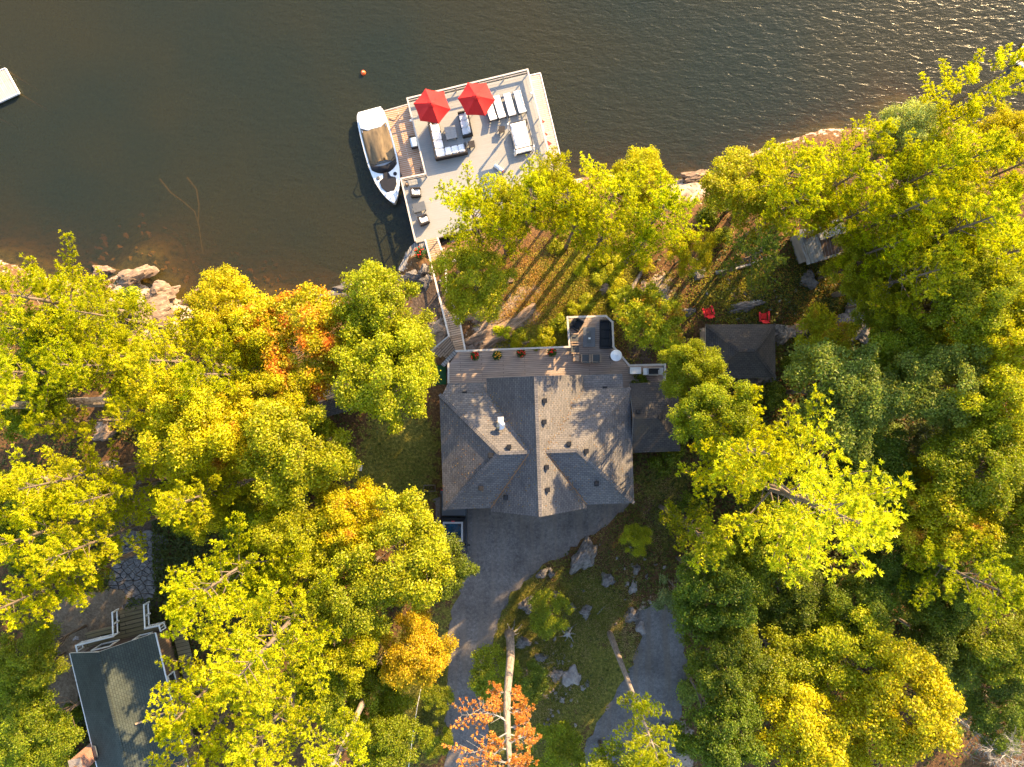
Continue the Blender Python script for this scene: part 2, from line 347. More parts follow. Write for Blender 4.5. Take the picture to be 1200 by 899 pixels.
def ground_z(x, y):
    x = np.asarray(x, float); y = np.asarray(y, float)
    d = shore_dist(x, y)
    land = WATER + 3.0 * (1 - np.exp(-np.clip(d, 0, None) / 3.2)) + .25 * np.clip(d, 0, .6)
    land = np.minimum(land, 0.0)
    bed = WATER - 0.10 - 6.5 * (1 - np.exp(-np.clip(-d, 0, None) / 4.5))
    z = np.where(d > 0, land, bed)
    # west and east woods carry low knolls, the yard in the middle is level
    yard = np.clip((np.abs(x - 2) - 13) / 9, 0, 1)
    onl = np.clip(d / 5, 0, 1)
    z = z + onl * yard * (0.35 * vnoise(x, y, .25, 3) + .12 * vnoise(x, y, 1.1, 4)) 
    slope = np.clip(1 - np.abs(d - 3.5) / 4.0, 0, 1)
    z = z + slope * 0.16 * vnoise(x, y, 1.3, 5) * np.where(d > 0, 1, 0)
    z = z + np.where(d < 0, np.clip(-d / 2, 0, 1) * .12 * vnoise(x, y, .9, 6), 0)
    for (px, py, rr_, dz) in ((190, 300, 3.2, 1.3), (175, 285, 4.0, .8), (300, 330, 2.5, .8), (30, 305, 3.5, 1.0), (1045, 122, 4.5, 1.2)):
        c_ = P(px, py, WATER); q_ = np.exp(-((x - c_.x) ** 2 + (y - c_.y) ** 2) / rr_ ** 2)
        z = np.where(d < 0, np.minimum(np.maximum(z, z + dz * q_), np.maximum(z, WATER - .22)), z)
    return z
def gz(x, y): return float(ground_z(np.array([x]), np.array([y]))[0])
def G(px, py):
    "ground point seen at a pixel, found by iteration"
    z = 0.0
    for _ in range(8):
        p = P(px, py, z); z = .5 * z + .5 * gz(p.x, p.y)
    p = P(px, py, z); p.z = gz(p.x, p.y); return p

# surface zones (R grass, G bare rock, B dark soil / gravel)
zones = [(640, 350, 75, 60, 0, .85), (690, 320, 60, 40, 0, .8), (700, 800, 70, 80, 0, .8),  # px, py, rx, ry, channel, strength
 (460, 560, 60, 60, 0, 1), (470, 520, 60, 50, 0, .9), (600, 780, 190, 160, 0, .75), (780, 560, 60, 50, 0, .6), (690, 720, 60, 70, 0, .8), (480, 830, 50, 90, 0, .9), (760, 640, 60, 60, 0, .45), (610, 690, 40, 90, 0, .9), (640, 860, 50, 60, 0, .9),
 (640, 400, 45, 35, 0, .8), (690, 360, 40, 30, 0, .95), (650, 340, 40, 25, 0, .45), (840, 350, 30, 30, 0, .6), (870, 365, 30, 22, 0, .55), (785, 345, 20, 20, 0, .5), (740, 400, 22, 30, 0, .4), (60, 480, 50, 30, 0, .2),
 (590, 385, 40, 45, 1, 1.0), (560, 420, 30, 20, 1, 1), (620, 345, 30, 18, 1, .6), (180, 360, 45, 55, 1, 1), (150, 340, 40, 25, 1, 1), (515, 395, 22, 22, 1, 1), (385, 345, 60, 14, 1, .9), (770, 340, 30, 25, 1, .6), (815, 215, 30, 20, 1, .9), (1060, 200, 40, 25, 1, .8), (870, 345, 40, 12, 1, .5), (1010, 380, 40, 40, 1, .5), (650, 800, 40, 60, 1, .35), (760, 720, 25, 30, 1, .5), (130, 500, 30, 18, 1, .6), (790, 880, 30, 50, 1, .8),
 (500, 350, 30, 35, 2, .9), (750, 420, 20, 35, 2, .8), (790, 600, 60, 60, 2, .55), (150, 600, 45, 55, 2, .85), (140, 730, 90, 60, 2, .75), (960, 370, 70, 30, 2, .5), (540, 620, 30, 30, 2, .4), (730, 790, 40, 40, 2, .6)]
def build_ground():
    xs = np.concatenate([-np.geomspace(900, 62, 22), np.arange(-60, 60.01, .4), np.geomspace(62, 900, 22)])
    ys = np.concatenate([-np.geomspace(900, 48, 22), np.arange(-46, 46.01, .4), np.geomspace(48, 900, 22)])
    X, Y = np.meshgrid(xs, ys); Z = ground_z(X, Y)
    nx, ny = len(xs), len(ys)
    v = np.stack([X.ravel(), Y.ravel(), Z.ravel()], 1)
    i = np.arange(nx * ny).reshape(ny, nx)
    f = np.stack([i[:-1, :-1].ravel(), i[:-1, 1:].ravel(), i[1:, 1:].ravel(), i[1:, :-1].ravel()], 1)
    me = bpy.data.meshes.new('ground'); me.from_pydata(v.tolist(), [], f.tolist())
    col = np.zeros((nx * ny, 4)); col[:, 3] = 1
    xx, yy = v[:, 0], v[:, 1]
    for (px, py, rx, ry, ch, st) in zones:
        c = P(px, py, 0); s = HC / F
        q = np.hypot((xx - c.x) / (rx * s), (yy - c.y) / (ry * s))
        col[:, ch] = np.maximum(col[:, ch], st * np.clip(1.35 - q, 0, 1))
    d = shore_dist(xx, yy)
    col[:, 1] = np.maximum(col[:, 1], np.clip(1 - np.abs(d) / 1.6, 0, 1) * .5)
    a = me.color_attributes.new('zone', 'FLOAT_COLOR', 'POINT'); a.data.foreach_set('color', col.ravel().astype(np.float32))
    me.polygons.foreach_set('use_smooth', [True] * len(me.polygons))
    # material
    m, t, out = new_mat('ground_litter_grass_rock')
    b = N(t, 'ShaderNodeBsdfPrincipled', inp={'Roughness': .95, 'Specular IOR Level': .1})
    at = N(t, 'ShaderNodeAttribute', attribute_name='zone'); sep = N(t, 'ShaderNodeSeparateColor'); t.links.new(at.outputs[0], sep.inputs[0])
    tc = N(t, 'ShaderNodeTexCoord')
    def nz(sc, dt=8, ro=.65):
        n = N(t, 'ShaderNodeTexNoise', inp={'Scale': sc, 'Detail': float(dt), 'Roughness': ro}); t.links.new(tc.outputs['Object'], n.inputs[0]); return n.outputs[0]
    big = nz(.5); fine = nz(5.0); mid = nz(1.6)
    lit = ramp(t, [(.3, (.055, .032, .018)), (.5, (.115, .062, .028)), (.72, (.21, .115, .045))]); t.links.new(fine, lit.inputs[0])
    gr = ramp(t, [(.3, (.060, .060, .014)), (.5, (.135, .125, .024)), (.7, (.30, .24, .05))]); t.links.new(fine, gr.inputs[0])
    rk = ramp(t, [(.3, (.12, .085, .06)), (.5, (.32, .24, .18)), (.7, (.46, .37, .29))]); t.links.new(mid, rk.inputs[0])
    so = ramp(t, [(.35, (.055, .040, .030)), (.55, (.095, .066, .048)), (.72, (.17, .13, .10))]); t.links.new(fine, so.inputs[0])
    def mask(ch):
        ad = N(t, 'ShaderNodeMath', operation='ADD'); t.links.new(sep.outputs[ch], ad.inputs[0])
        n0 = N(t, 'ShaderNodeMath', operation='MULTIPLY_ADD'); t.links.new(mid, n0.inputs[0]); n0.inputs[1].default_value = 1.6; n0.inputs[2].default_value = -.8
        n1 = N(t, 'ShaderNodeMath', operation='MULTIPLY_ADD'); t.links.new(fine, n1.inputs[0]); n1.inputs[1].default_value = .9; n1.inputs[2].default_value = -.45
        n2 = N(t, 'ShaderNodeMath', operation='ADD'); t.links.new(n0.outputs[0], n2.inputs[0]); t.links.new(n1.outputs[0], n2.inputs[1])
        t.links.new(n2.outputs[0], ad.inputs[1])
        r_ = ramp(t, [(.42, 0.0), (.56, 1.0)]); t.links.new(ad.outputs[0], r_.inputs[0]); return r_.outputs[0]
    col_ = lit.outputs[0]
    for ch, src in ((2, so), (0, gr), (1, rk)):
        mx = N(t, 'ShaderNodeMix', data_type='RGBA'); t.links.new(mask(ch), mx.inputs[0]); t.links.new(col_, mx.inputs[6]); t.links.new(src.outputs[0], mx.inputs[7]); col_ = mx.outputs[2]
    bed = ramp(t, [(.36, (.035, .028, .014)), (.48, (.12, .095, .032)), (.7, (.22, .175, .065))]); t.links.new(mid, bed.inputs[0])
    sx = N(t, 'ShaderNodeSeparateXYZ'); t.links.new(tc.outputs['Object'], sx.inputs[0])
    mb_ = N(t, 'ShaderNodeMapRange', inp={'From Min': WATER, 'From Max': WATER - .12, 'To Min': 0.0, 'To Max': 1.0}); t.links.new(sx.outputs[2], mb_.inputs[0])
    mx = N(t, 'ShaderNodeMix', data_type='RGBA'); t.links.new(mb_.outputs[0], mx.inputs[0]); t.links.new(col_, mx.inputs[6]); t.links.new(bed.outputs[0], mx.inputs[7]); col_ = mx.outputs[2]
    t.links.new(col_, b.inputs['Base Color'])
    bp = N(t, 'ShaderNodeBump', inp={'Strength': .9, 'Distance': .12}); t.links.new(fine, bp.inputs['Height']); t.links.new(bp.outputs[0], b.inputs['Normal'])
    t.links.new(b.outputs[0], out.inputs[0])
    me.materials.append(m)
    o = bpy.data.objects.new('ground', me); C.objects.link(o); tag(o, kind='structure', label='forest floor of litter, grass and bare granite')
build_ground()

def build_water():
    # surface as finely rippled sheet on top of a tinted body
    m, t, out = new_mat('lake_water')
    tc = N(t, 'ShaderNodeTexCoord'); mp = N(t, 'ShaderNodeMapping'); mp.inputs['Rotation'].default_value = (0, 0, R(32)); mp.inputs['Scale'].default_value = (1.0, 2.6, 1)
    t.links.new(tc.outputs['Object'], mp.inputs[0])
    n1 = N(t, 'ShaderNodeTexNoise', inp={'Scale': .95, 'Detail': 4.0, 'Roughness': .55, 'Distortion': .6}); t.links.new(mp.outputs[0], n1.inputs[0])
    n2 = N(t, 'ShaderNodeTexNoise', inp={'Scale': 2.6, 'Detail': 3.0}); t.links.new(mp.outputs[0], n2.inputs[0])
    ad = N(t, 'ShaderNodeMath', operation='MULTIPLY_ADD'); t.links.new(n2.outputs[0], ad.inputs[0]); ad.inputs[1].default_value = .35; t.links.new(n1.outputs[0], ad.inputs[2])
    # calmer water to the west, breeze to the east
    gx = N(t, 'ShaderNodeSeparateXYZ'); t.links.new(tc.outputs['Object'], gx.inputs[0])
    mr = N(t, 'ShaderNodeMapRange', inp={'From Min': -34.0, 'From Max': 2.0, 'To Min': .2, 'To Max': 1.0}); t.links.new(gx.outputs[0], mr.inputs[0])
    bp = N(t, 'ShaderNodeBump', inp={'Distance': .065}); t.links.new(mr.outputs[0], bp.inputs['Strength']); t.links.new(ad.outputs[0], bp.inputs['Height'])
    gl = N(t, 'ShaderNodeBsdfGlossy', inp={'Roughness': .24}); t.links.new(bp.outputs[0], gl.inputs['Normal'])
    tr = N(t, 'ShaderNodeBsdfTransparent'); tr.inputs[0].default_value = (.80, .72, .45, 1)
    df = N(t, 'ShaderNodeBsdfDiffuse'); t.links.new(bp.outputs[0], df.inputs['Normal'])
    n3 = N(t, 'ShaderNodeTexNoise', inp={'Scale': .06, 'Detail': 3.0}); t.links.new(tc.outputs['Object'], n3.inputs[0])
    r3 = ramp(t, [(.35, (.036, .047, .031)), (.62, (.056, .054, .026))]); t.links.new(n3.outputs[0], r3.inputs[0]); t.links.new(r3.outputs[0], df.inputs[0])
    m1 = N(t, 'ShaderNodeMixShader'); m1.inputs[0].default_value = .42
    t.links.new(tr.outputs[0], m1.inputs[1]); t.links.new(df.outputs[0], m1.inputs[2])
    fr = N(t, 'ShaderNodeFresnel', inp={'IOR': 1.33}); t.links.new(bp.outputs[0], fr.inputs['Normal'])
    m2 = N(t, 'ShaderNodeMixShader'); gb = N(t, 'ShaderNodeNewGeometry'); sb = N(t, 'ShaderNodeMath', operation='SUBTRACT'); sb.inputs[0].default_value = 1.0; t.links.new(gb.outputs['Backfacing'], sb.inputs[1])
    mf = N(t, 'ShaderNodeMath', operation='MULTIPLY'); t.links.new(fr.outputs[0], mf.inputs[0]); t.links.new(sb.outputs[0], mf.inputs[1]); t.links.new(mf.outputs[0], m2.inputs[0]); t.links.new(m1.outputs[0], m2.inputs[1]); t.links.new(gl.outputs[0], m2.inputs[2])
    t.links.new(m2.outputs[0], out.inputs[0])
    va = N(t, 'ShaderNodeVolumeAbsorption', inp={'Density': .72}); va.inputs[0].default_value = (.68, .49, .16, 1)
    t.links.new(va.outputs[0], out.inputs['Volume'])
    b = MB(); b.box((0, 400 - 4, WATER - 5), (1700, 830, 10)); o = b.build('lake_water', m); tag(o, kind='structure', label='dark green rippled lake water')
build_water()

# ------------------------------------------------------------------ driveways
def gravel(name, c1, c2, c3, tracks=None):
    m, t, out = new_mat(name)
    b = N(t, 'ShaderNodeBsdfPrincipled', inp={'Roughness': .95, 'Specular IOR Level': .15})
    tc = N(t, 'ShaderNodeTexCoord')
    n1 = N(t, 'ShaderNodeTexNoise', inp={'Scale': 4.5, 'Detail': 10.0, 'Roughness': .85}); t.links.new(tc.outputs['Object'], n1.inputs[0])
    n2 = N(t, 'ShaderNodeTexNoise', inp={'Scale': .45, 'Detail': 6.0, 'Roughness': .7}); t.links.new(tc.outputs['Object'], n2.inputs[0])
    rp = ramp(t, [(.3, c1), (.5, c2), (.72, c3)]); t.links.new(n1.outputs[0], rp.inputs[0])
    r2 = ramp(t, [(.3, .62), (.7, 1.35)]); t.links.new(n2.outputs[0], r2.inputs[0])
    mx = N(t, 'ShaderNodeMix', data_type='RGBA', blend_type='MULTIPLY'); mx.inputs[0].default_value = 1
    t.links.new(rp.outputs[0], mx.inputs[6]); t.links.new(r2.outputs[0], mx.inputs[7]); c = mx.outputs[2]
    if tracks:
        mp = N(t, 'ShaderNodeMapping'); mp.inputs['Scale'].default_value = (1.7, .12, 1); t.links.new(tc.outputs['Object'], mp.inputs[0])
        n4 = N(t, 'ShaderNodeTexNoise', inp={'Scale': 1.0, 'Detail': 5.0}); t.links.new(mp.outputs[0], n4.inputs[0])
        r4 = ramp(t, [(.45, 0.0), (.62, .5)]); t.links.new(n4.outputs[0], r4.inputs[0])
        m4 = N(t, 'ShaderNodeMix', data_type='RGBA'); m4.inputs[7].default_value = (*tracks, 1); t.links.new(r4.outputs[0], m4.inputs[0]); t.links.new(c, m4.inputs[6]); c = m4.outputs[2]
    t.links.new(c, b.inputs['Base Color'])
    bp = N(t, 'ShaderNodeBump', inp={'Strength': .6, 'Distance': .04}); t.links.new(n1.outputs[0], bp.inputs['Height']); t.links.new(bp.outputs[0], b.inputs['Normal'])
    t.links.new(b.outputs[0], out.inputs[0]); return m
def rough_poly(pts, z, amp=.12, step=.5, seed=1):
    r = random.Random(seed); w_ = [P2(a, b, z) for a, b in pts]; o = []
    for i in range(len(w_)):
        a = Vector(w_[i]); b = Vector(w_[(i + 1) % len(w_)]); n = max(1, int((b - a).length / step))
        for k in range(n):
            p = a.lerp(b, k / n); o.append((p.x + r.uniform(-amp, amp), p.y + r.uniform(-amp, amp)))
    return o
def sheet(name, pts, z, mt, label, seed=1, amp=.22):
    b = MB(); poly = rough_poly(pts, z, amp, .5, seed)
    b.prism(poly, z - .12, z); o = b.build(name, mt); tag(o, label=label, kind='structure'); return o
court = [(548, 580), (740, 575), (736, 592), (722, 604), (690, 630), (650, 655), (622, 674), (602, 696), (588, 716), (580, 738), (577, 780), (573, 830), (570, 980), (520, 980), (525, 800), (528, 722), (540, 690), (546, 664), (545, 640), (512, 636), (510, 585)]
sheet('driveway', court, .02, gravel('driveway_gravel', (.070, .061, .056), (.145, .128, .116), (.27, .24, .215), tracks=(.19, .155, .125)), 'grey gravel driveway leading up to the garage court', 3)
lane = [(770, 706), (800, 730), (806, 780), (800, 830), (792, 900), (780, 980), (640, 980), (672, 905), (692, 862), (716, 822), (742, 780), (752, 748), (738, 722)]
sheet('side_lane', lane, .015, gravel('side_lane_gravel', (.072, .065, .062), (.140, .128, .120), (.25, .225, .205), tracks=(.15, .115, .08)), 'pale blue-grey gravel lane by the stony clearing', 5)
sheet('pebble_path', [(70, 700), (140, 690), (150, 705), (120, 745), (95, 790), (92, 840), (60, 850), (45, 790), (52, 735)], .012, gravel('pebbles', (.06, .042, .026), (.17, .12, .075), (.36, .27, .18)), 'pebble bed beside the cottage', 6)

# ------------------------------------------------------------------ vegetation
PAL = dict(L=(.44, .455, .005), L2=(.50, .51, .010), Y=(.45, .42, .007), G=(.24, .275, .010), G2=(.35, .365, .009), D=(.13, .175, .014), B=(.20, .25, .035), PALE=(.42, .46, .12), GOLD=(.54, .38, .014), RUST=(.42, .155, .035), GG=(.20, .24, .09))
def leaf_mesh(name, cen, ax, sd_, mat_):
    "rhombic leaves: centre, half length vector, half width vector"
    n = len(cen); v = np.empty((n, 4, 3)); v[:, 0] = cen - ax; v[:, 1] = cen + sd_; v[:, 2] = cen + ax; v[:, 3] = cen - sd_
    me = bpy.data.meshes.new(name); me.vertices.add(n * 4); me.loops.add(n * 4); me.polygons.add(n)
    me.vertices.foreach_set('co', v.reshape(-1).astype(np.float32))
    me.loops.foreach_set('vertex_index', np.arange(n * 4, dtype=np.int32))
    me.polygons.foreach_set('loop_start', np.arange(0, n * 4, 4, dtype=np.int32)); me.polygons.foreach_set('loop_total', np.full(n, 4, dtype=np.int32))
    me.update(calc_edges=True); me.materials.append(mat_); return me
def unit(a): return a / (np.linalg.norm(a, axis=-1, keepdims=True) + 1e-9)
def frame(d, r):
    u = unit(np.cross(d, r.normal(size=d.shape))); return u
def mk_tree(name, crown_me, trunk_mb, bark):
    root = thing(name, 'x', 'tree')
    trunk_mb.build('trunk', bark, root, smooth=True)
    c = bpy.data.objects.new('crown', crown_me); C.objects.link(c); c.parent = root
    return root
def pine_proto(seed, RR=5.0, H=18.0, base=.36, nb=62, bark='bark', mat_='leaf', dens=1.0, lean=0.0, tr=.30):
    r = np.random.default_rng(seed); tb = MB()
    lx, ly = r.normal(size=2) * .25 + lean
    def tp(z): return np.array([lx * math.sin(z / H * 2.2), ly * math.sin(z / H * 1.9), z])
    tb.tube([tp(z) for z in np.linspace(-.5, H * .985, 14)], [max(.03, tr * (1 - z / H) ** .8 + .02) for z in np.linspace(0, H, 14)], 9)
    T = []; D = []
    az0 = r.uniform(0, 6.28)
    for i in range(nb):
        t = (i + r.uniform(0, 1)) / nb
        z0 = H * (base + (1 - base) * t ** .9 * .98)
        prof = (1 - t) ** .55 * (0.55 + .45 * min(1, t * 3.5))
        L = RR * max(.14, prof) * r.uniform(.60, 1.22)
        az = az0 + i * 2.399 + r.normal() * .35; el = r.uniform(.02, .22) + t * .5
        d = np.array([math.cos(az) * math.cos(el), math.sin(az) * math.cos(el), math.sin(el)])
        p0 = tp(z0); up = np.array([0, 0, 1.0]); side = np.cross(d, up); side /= np.linalg.norm(side)
        bend = r.normal() * .18; nS = max(4, int(L / .42)); pts = []
        for k in range(nS + 1):
            s = k / nS
            pts.append(p0 + d * (L * s) + up * (L * (.16 * s * s - .10 * s)) + side * (L * bend * s * s))
        tb.tube(pts[::2] + ([pts[-1]] if nS % 2 else []), [max(.012, .05 * (L / RR) * (1 - j / (len(pts[::2]) + 1)) + .012) for j in range(len(pts[::2]) + (1 if nS % 2 else 0))], 4, cap=False)
        for k in range(1, nS + 1):
            s = k / nS
            if s < .28 and L > 1.2: continue
            pp = pts[k]; dd = unit(pts[k] - pts[k - 1])
            for sg in (-1, 1):
                if r.random() > .93: continue
                ta = r.uniform(.65, 1.05); tl = (L * .25 * (1.10 - s) + .34) * r.uniform(.7, 1.15)
                td = unit(dd * math.cos(ta) + side * sg * math.sin(ta) + up * r.uniform(-.02, .28))
                m_ = max(2, int(tl / .21))
                for j in range(1, m_ + 1):
                    q = pp + td * tl * j / m_ + up * .10 * (j / m_) ** 2 + r.normal(size=3) * .05
                    T.append(q); D.append(unit(td + up * .55 + dd * .35))
            T.append(pp + up * .05); D.append(unit(dd + up * .6))
            for _ in range(2): T.append(pp + r.normal(size=3) * .10 + up * .08); D.append(unit(dd + up * .8))
    for k in range(8):
        T.append(tp(H) + r.normal(size=3) * .15); D.append(np.array([0, 0, 1.0]))
    T = np.array(T); D = np.array(D); k = int(24 * dens); n = len(T)
    dirs = unit(np.repeat(D, k, 0) + r.normal(size=(n * k, 3)) * .75)
    puff = np.repeat(r.uniform(.7, 1.25, (n, 1)), k, 0)
    ln = r.uniform(.060, .110, (n * k, 1)); cen = np.repeat(T, k, 0) + dirs * puff * r.uniform(.04, .17, (n * k, 1))
    sdv = frame(dirs, r) * r.uniform(.022, .038, (n * k, 1))
    me = leaf_mesh('crown', cen, dirs * ln, sdv, M[mat_])
    return mk_tree('pine_tree', me, tb, M[bark]), len(cen)
def broad_proto(seed, RR=4.5, H=13.0, nc=50, per=660, leaf=.095, mat_='leaf', flat=.75, name='broadleaf_tree', bark='bark', trunk=.24):
    r = np.random.default_rng(seed); tb = MB()
    zc = H - RR * .95 * flat - .4
    cs = []; tries = 0
    while len(cs) < nc and tries < 4000:
        tries += 1
        rr = math.sqrt(r.random()) * .93; az = r.uniform(0, 6.28)
        lob = 1 + .17 * math.sin(3 * az + seed) + .12 * math.sin(5 * az + 2 * seed)
        top = math.sqrt(max(0, 1 - rr * rr)); z = zc + RR * flat * top * r.uniform(.55, 1.05) - (.25 * RR if r.random() < .25 else 0)
        p = np.array([rr * RR * lob * math.cos(az), rr * RR * lob * math.sin(az), z])
        if all(np.linalg.norm((p - q[0]) * np.array([1, 1, .7])) > .62 for q in cs): cs.append((p, r.uniform(.65, 1.25) * RR / 4.5))
    tb.tube([(0, 0, -.4), (r.normal() * .1, r.normal() * .1, zc * .4), (r.normal() * .2, r.normal() * .2, zc)], [trunk, trunk * .75, trunk * .5], 8)
    cen = []; nor = []
    for (p, rad) in cs:
        m0 = np.array([0, 0, zc * r.uniform(.35, .9)]); mid = (m0 + p) / 2 + r.normal(size=3) * .3 + np.array([0, 0, -.2])
        if r.random() < .6: tb.tube([m0, mid, p], [trunk * .32, trunk * .2, .015], 4, cap=False)
        n = int(per * (rad * 4.5 / RR) ** 1.6)
        d = unit(r.normal(size=(n, 3))); d[:, 2] = np.where(d[:, 2] < -.25, -d[:, 2], d[:, 2])
        q = p + d * rad * np.array([1, 1, .68]) * (r.uniform(.55, 1.08, (n, 1)))
        # small sprays inside the clump
        ns = max(6, n // 14); sp = q[r.integers(0, n, ns)]; idx = r.integers(0, ns, n)
        q = np.where(r.random((n, 1)) < .62, sp[idx] + r.normal(size=(n, 3)) * .17, q)
        cen.append(q); nor.append(unit(d + np.array([0, 0, .8]) + r.normal(size=(n, 3)) * .65))
    cen = np.concatenate(cen); nor = np.concatenate(nor); n = len(cen)
    ax = frame(nor, r) * (r.uniform(.75, 1.3, (n, 1)) * leaf); sdv = unit(np.cross(nor, ax)) * (r.uniform(.5, .8, (n, 1)) * leaf)
    me = leaf_mesh('crown', cen, ax, sdv, M[mat_])
    return mk_tree(name, me, tb, M[bark]), n
def shrub_proto(seed, RR=1.5, H=1.7, n=2600, leaf=.085, mat_='leaf', name='bush'):
    r = np.random.default_rng(seed); tb = MB(); cen = []; nor = []
    nc = 16
    for i in range(nc):
        rr = math.sqrt(r.random()) * .8; az = r.uniform(0, 6.28); p = np.array([rr * RR * math.cos(az), rr * RR * math.sin(az), H * .55 * (1.1 - .6 * rr) * r.uniform(.7, 1.15)])
        tb.tube([(0, 0, -.1), p * np.array([.5, .5, .6]), p], [.03, .02, .008], 4, cap=False)
        k = n // nc; d = unit(r.normal(size=(k, 3))); d[:, 2] = np.abs(d[:, 2]) * .9 - .1
        cen.append(p + d * RR * .38 * r.uniform(.4, 1.15, (k, 1))); nor.append(unit(d + np.array([0, 0, .8]) + r.normal(size=(k, 3)) * .6))
    cen = np.concatenate(cen); nor = np.concatenate(nor); k = len(cen)
    ax = frame(nor, r) * (r.uniform(.7, 1.3, (k, 1)) * leaf); sdv = unit(np.cross(nor, ax)) * (r.uniform(.5, .8, (k, 1)) * leaf)
    me = leaf_mesh('crown', cen, ax, sdv, M[mat_])
    root = thing(name, 'x', 'bush'); tb.build('stem', M['bark'], root)
    c = bpy.data.objects.new('crown', me); C.objects.link(c); c.parent = root
    return root, k
def bare_proto(seed, H=9.0, RR=3.0, nb=26, mat_='deadwood', leafy=0):
    r = np.random.default_rng(seed); tb = MB(); tips = []
    tb.tube([(0, 0, -.3), (.1, .05, H * .5), (.15, -.1, H)], [.17, .11, .03], 7)
    def br(p, d, L, rad, lv):
        pts = [p]; q = p
        for k in range(4):
            d = unit(d + r.normal(size=3) * .16 + np.array([0, 0, .05])); q = q + d * L / 4; pts.append(q)
            if lv > 0:
                for _ in range(2): br(q, unit(d + r.normal(size=3) * .65), L * .48, rad * .5, lv - 1)
            elif leafy: tips.append(q)
        tb.tube(pts, [rad, rad * .8, rad * .6, rad * .45, rad * .25], 3, cap=False)
    for i in range(nb):
        t = i / nb; az = i * 2.4; z = H * (.35 + .63 * t)
        br(np.array([.1 * t, 0, z]), np.array([math.cos(az), math.sin(az), .45]), RR * (1 - t * .6) * r.uniform(.6, 1.1), .045, 2 if t < .8 else 1)
    root = thing('dead_tree', 'x', 'tree'); tb.build('trunk', M[mat_], root)
    if leafy:
        T = np.array(tips)[::2]; k = leafy; dirs = unit(r.normal(size=(len(T) * k, 3)) + np.array([0, 0, .4])); cen = np.repeat(T, k, 0) + dirs * .14
        me = leaf_mesh('crown', cen, dirs * .12, frame(dirs, r) * .05, M['leaf'])
        c = bpy.data.objects.new('crown', me); C.objects.link(c); c.parent = root
    return root
PR = {}; REF = {}
def reg(k, res, RR, H, n=0): PR[k] = res[0] if isinstance(res, tuple) else res; REF[k] = (RR, H)
for i in range(5): reg('p%d' % i, pine_proto(20 + i, RR=4.8, H=18, base=.34, nb=38 + 2 * i), 4.8, 18)
reg('pbig', pine_proto(27, RR=5.6, H=24, base=.30, nb=50), 5.6, 24)
for i in range(3): reg('pt%d' % i, pine_proto(33 + i, RR=4.4, H=15, base=.52, nb=34), 4.4, 15)
reg('ptall', pine_proto(31, RR=4.2, H=21, base=.60, nb=34, bark='palebark', tr=.42), 4.2, 21)
for i in range(4): reg('b%d' % i, broad_proto(40 + i, RR=4.3, H=12.5), 4.3, 12.5)
for i in range(2): reg('s%d' % i, broad_proto(50 + i, RR=2.6, H=6.5, nc=26, per=520, leaf=.085, trunk=.12), 2.6, 6.5)
reg('m0', broad_proto(60, RR=4.3, H=12, mat_='maple'), 4.3, 12)
reg('t0', broad_proto(61, RR=4.0, H=11, mat_='tinged'), 4.0, 11)
reg('t1', broad_proto(62, RR=2.8, H=7, nc=28, per=520, leaf=.085, mat_='tinged', trunk=.13), 2.8, 7)
reg('u0', shrub_proto(70), 1.6, 1.7); reg('u1', shrub_proto(71), 1.6, 1.7)
reg('d0', bare_proto(80, H=10, RR=3.2), 3.2, 10); reg('d1', bare_proto(81, H=8, RR=2.6, leafy=3), 2.6, 8)
used = set()
KIND_NAMES = {}
def place(kind, px, py, rpx, h, tone, label, group=None, rz=None, cat='tree'):
    "crown centre seen at px,py with apparent radius rpx; h = tree height"
    RR, H = REF[kind]; src = PR[kind]; g = 0.0
    frac = .86 if kind[:2] == 'pt' else .80 if kind[0] in 'p' else (.86 if kind[0] in 'bmts' else .6)
    for _ in range(4):
        c = P(px, py, g + frac * h); g = gz(c.x, c.y)
        if g < WATER: g = WATER - .1
    c = P(px, py, g + frac * h); s = (HC - g - frac * h) / F
    sc = rpx * s / RR * (1.14 if kind == 'pbig' else 1.07 if kind[0] == 'p' else 1.0)
    if rz is None: rz = random.uniform(0, 6.28)
    col = (*PAL[tone], 1.0)
    f_ = random.uniform(.9, 1.1); col = (col[0] * f_ * random.uniform(.94, 1.06), col[1] * f_, col[2] * f_, 1)
    loc = (c.x, c.y, g); scv = (sc, sc, h / H)
    if kind not in used:
        used.add(kind); o = src; o.location = loc; o.rotation_euler = (0, 0, rz); o.scale = scv; o['label'] = label
        for ch in o.children: ch.color = col
    else: o = copy_tree(src, loc, rz, label, scv, col)
    o['category'] = cat
    if group: o['group'] = group
    elif 'group' in o: del o['group']
    return o
# ------------------------------------------------------------------ lakeside platform (turned by DA)
ZD, ZL = -2.1, -2.55
def fr(px, py, z): return P(px, py, z)
def wpoly(pts, z): return [P2(a, b, z) for a, b in pts]
ctr = P(560, 180, ZD)
deck = thing('lakeside_platform', 'large pale grey composite platform over the lake with white cap rail', 'platform', ctr, DA)
rail_px = [(486.6, 282.0), (469.8, 209.5), (498.8, 203.8), (477.2, 115.5), (618.3, 81.5), (658, 240)]
rp = [P(a, b, ZD + .95) for a, b in rail_px]
top = [(p.x, p.y) for p in rp]
b = MB(); b.prism(top, ZD - .12, ZD); b.build('deck_floor', M['composite'], deck, world=True)
b = MB()
for i in range(len(top)):
    a = Vector((*top[i], ZD - .22)); c = Vector((*top[(i + 1) % len(top)], ZD - .22)); b.bar(a, c, .06, .34)
b.build('fascia', M['taupe'], deck, world=True)
b = MB()
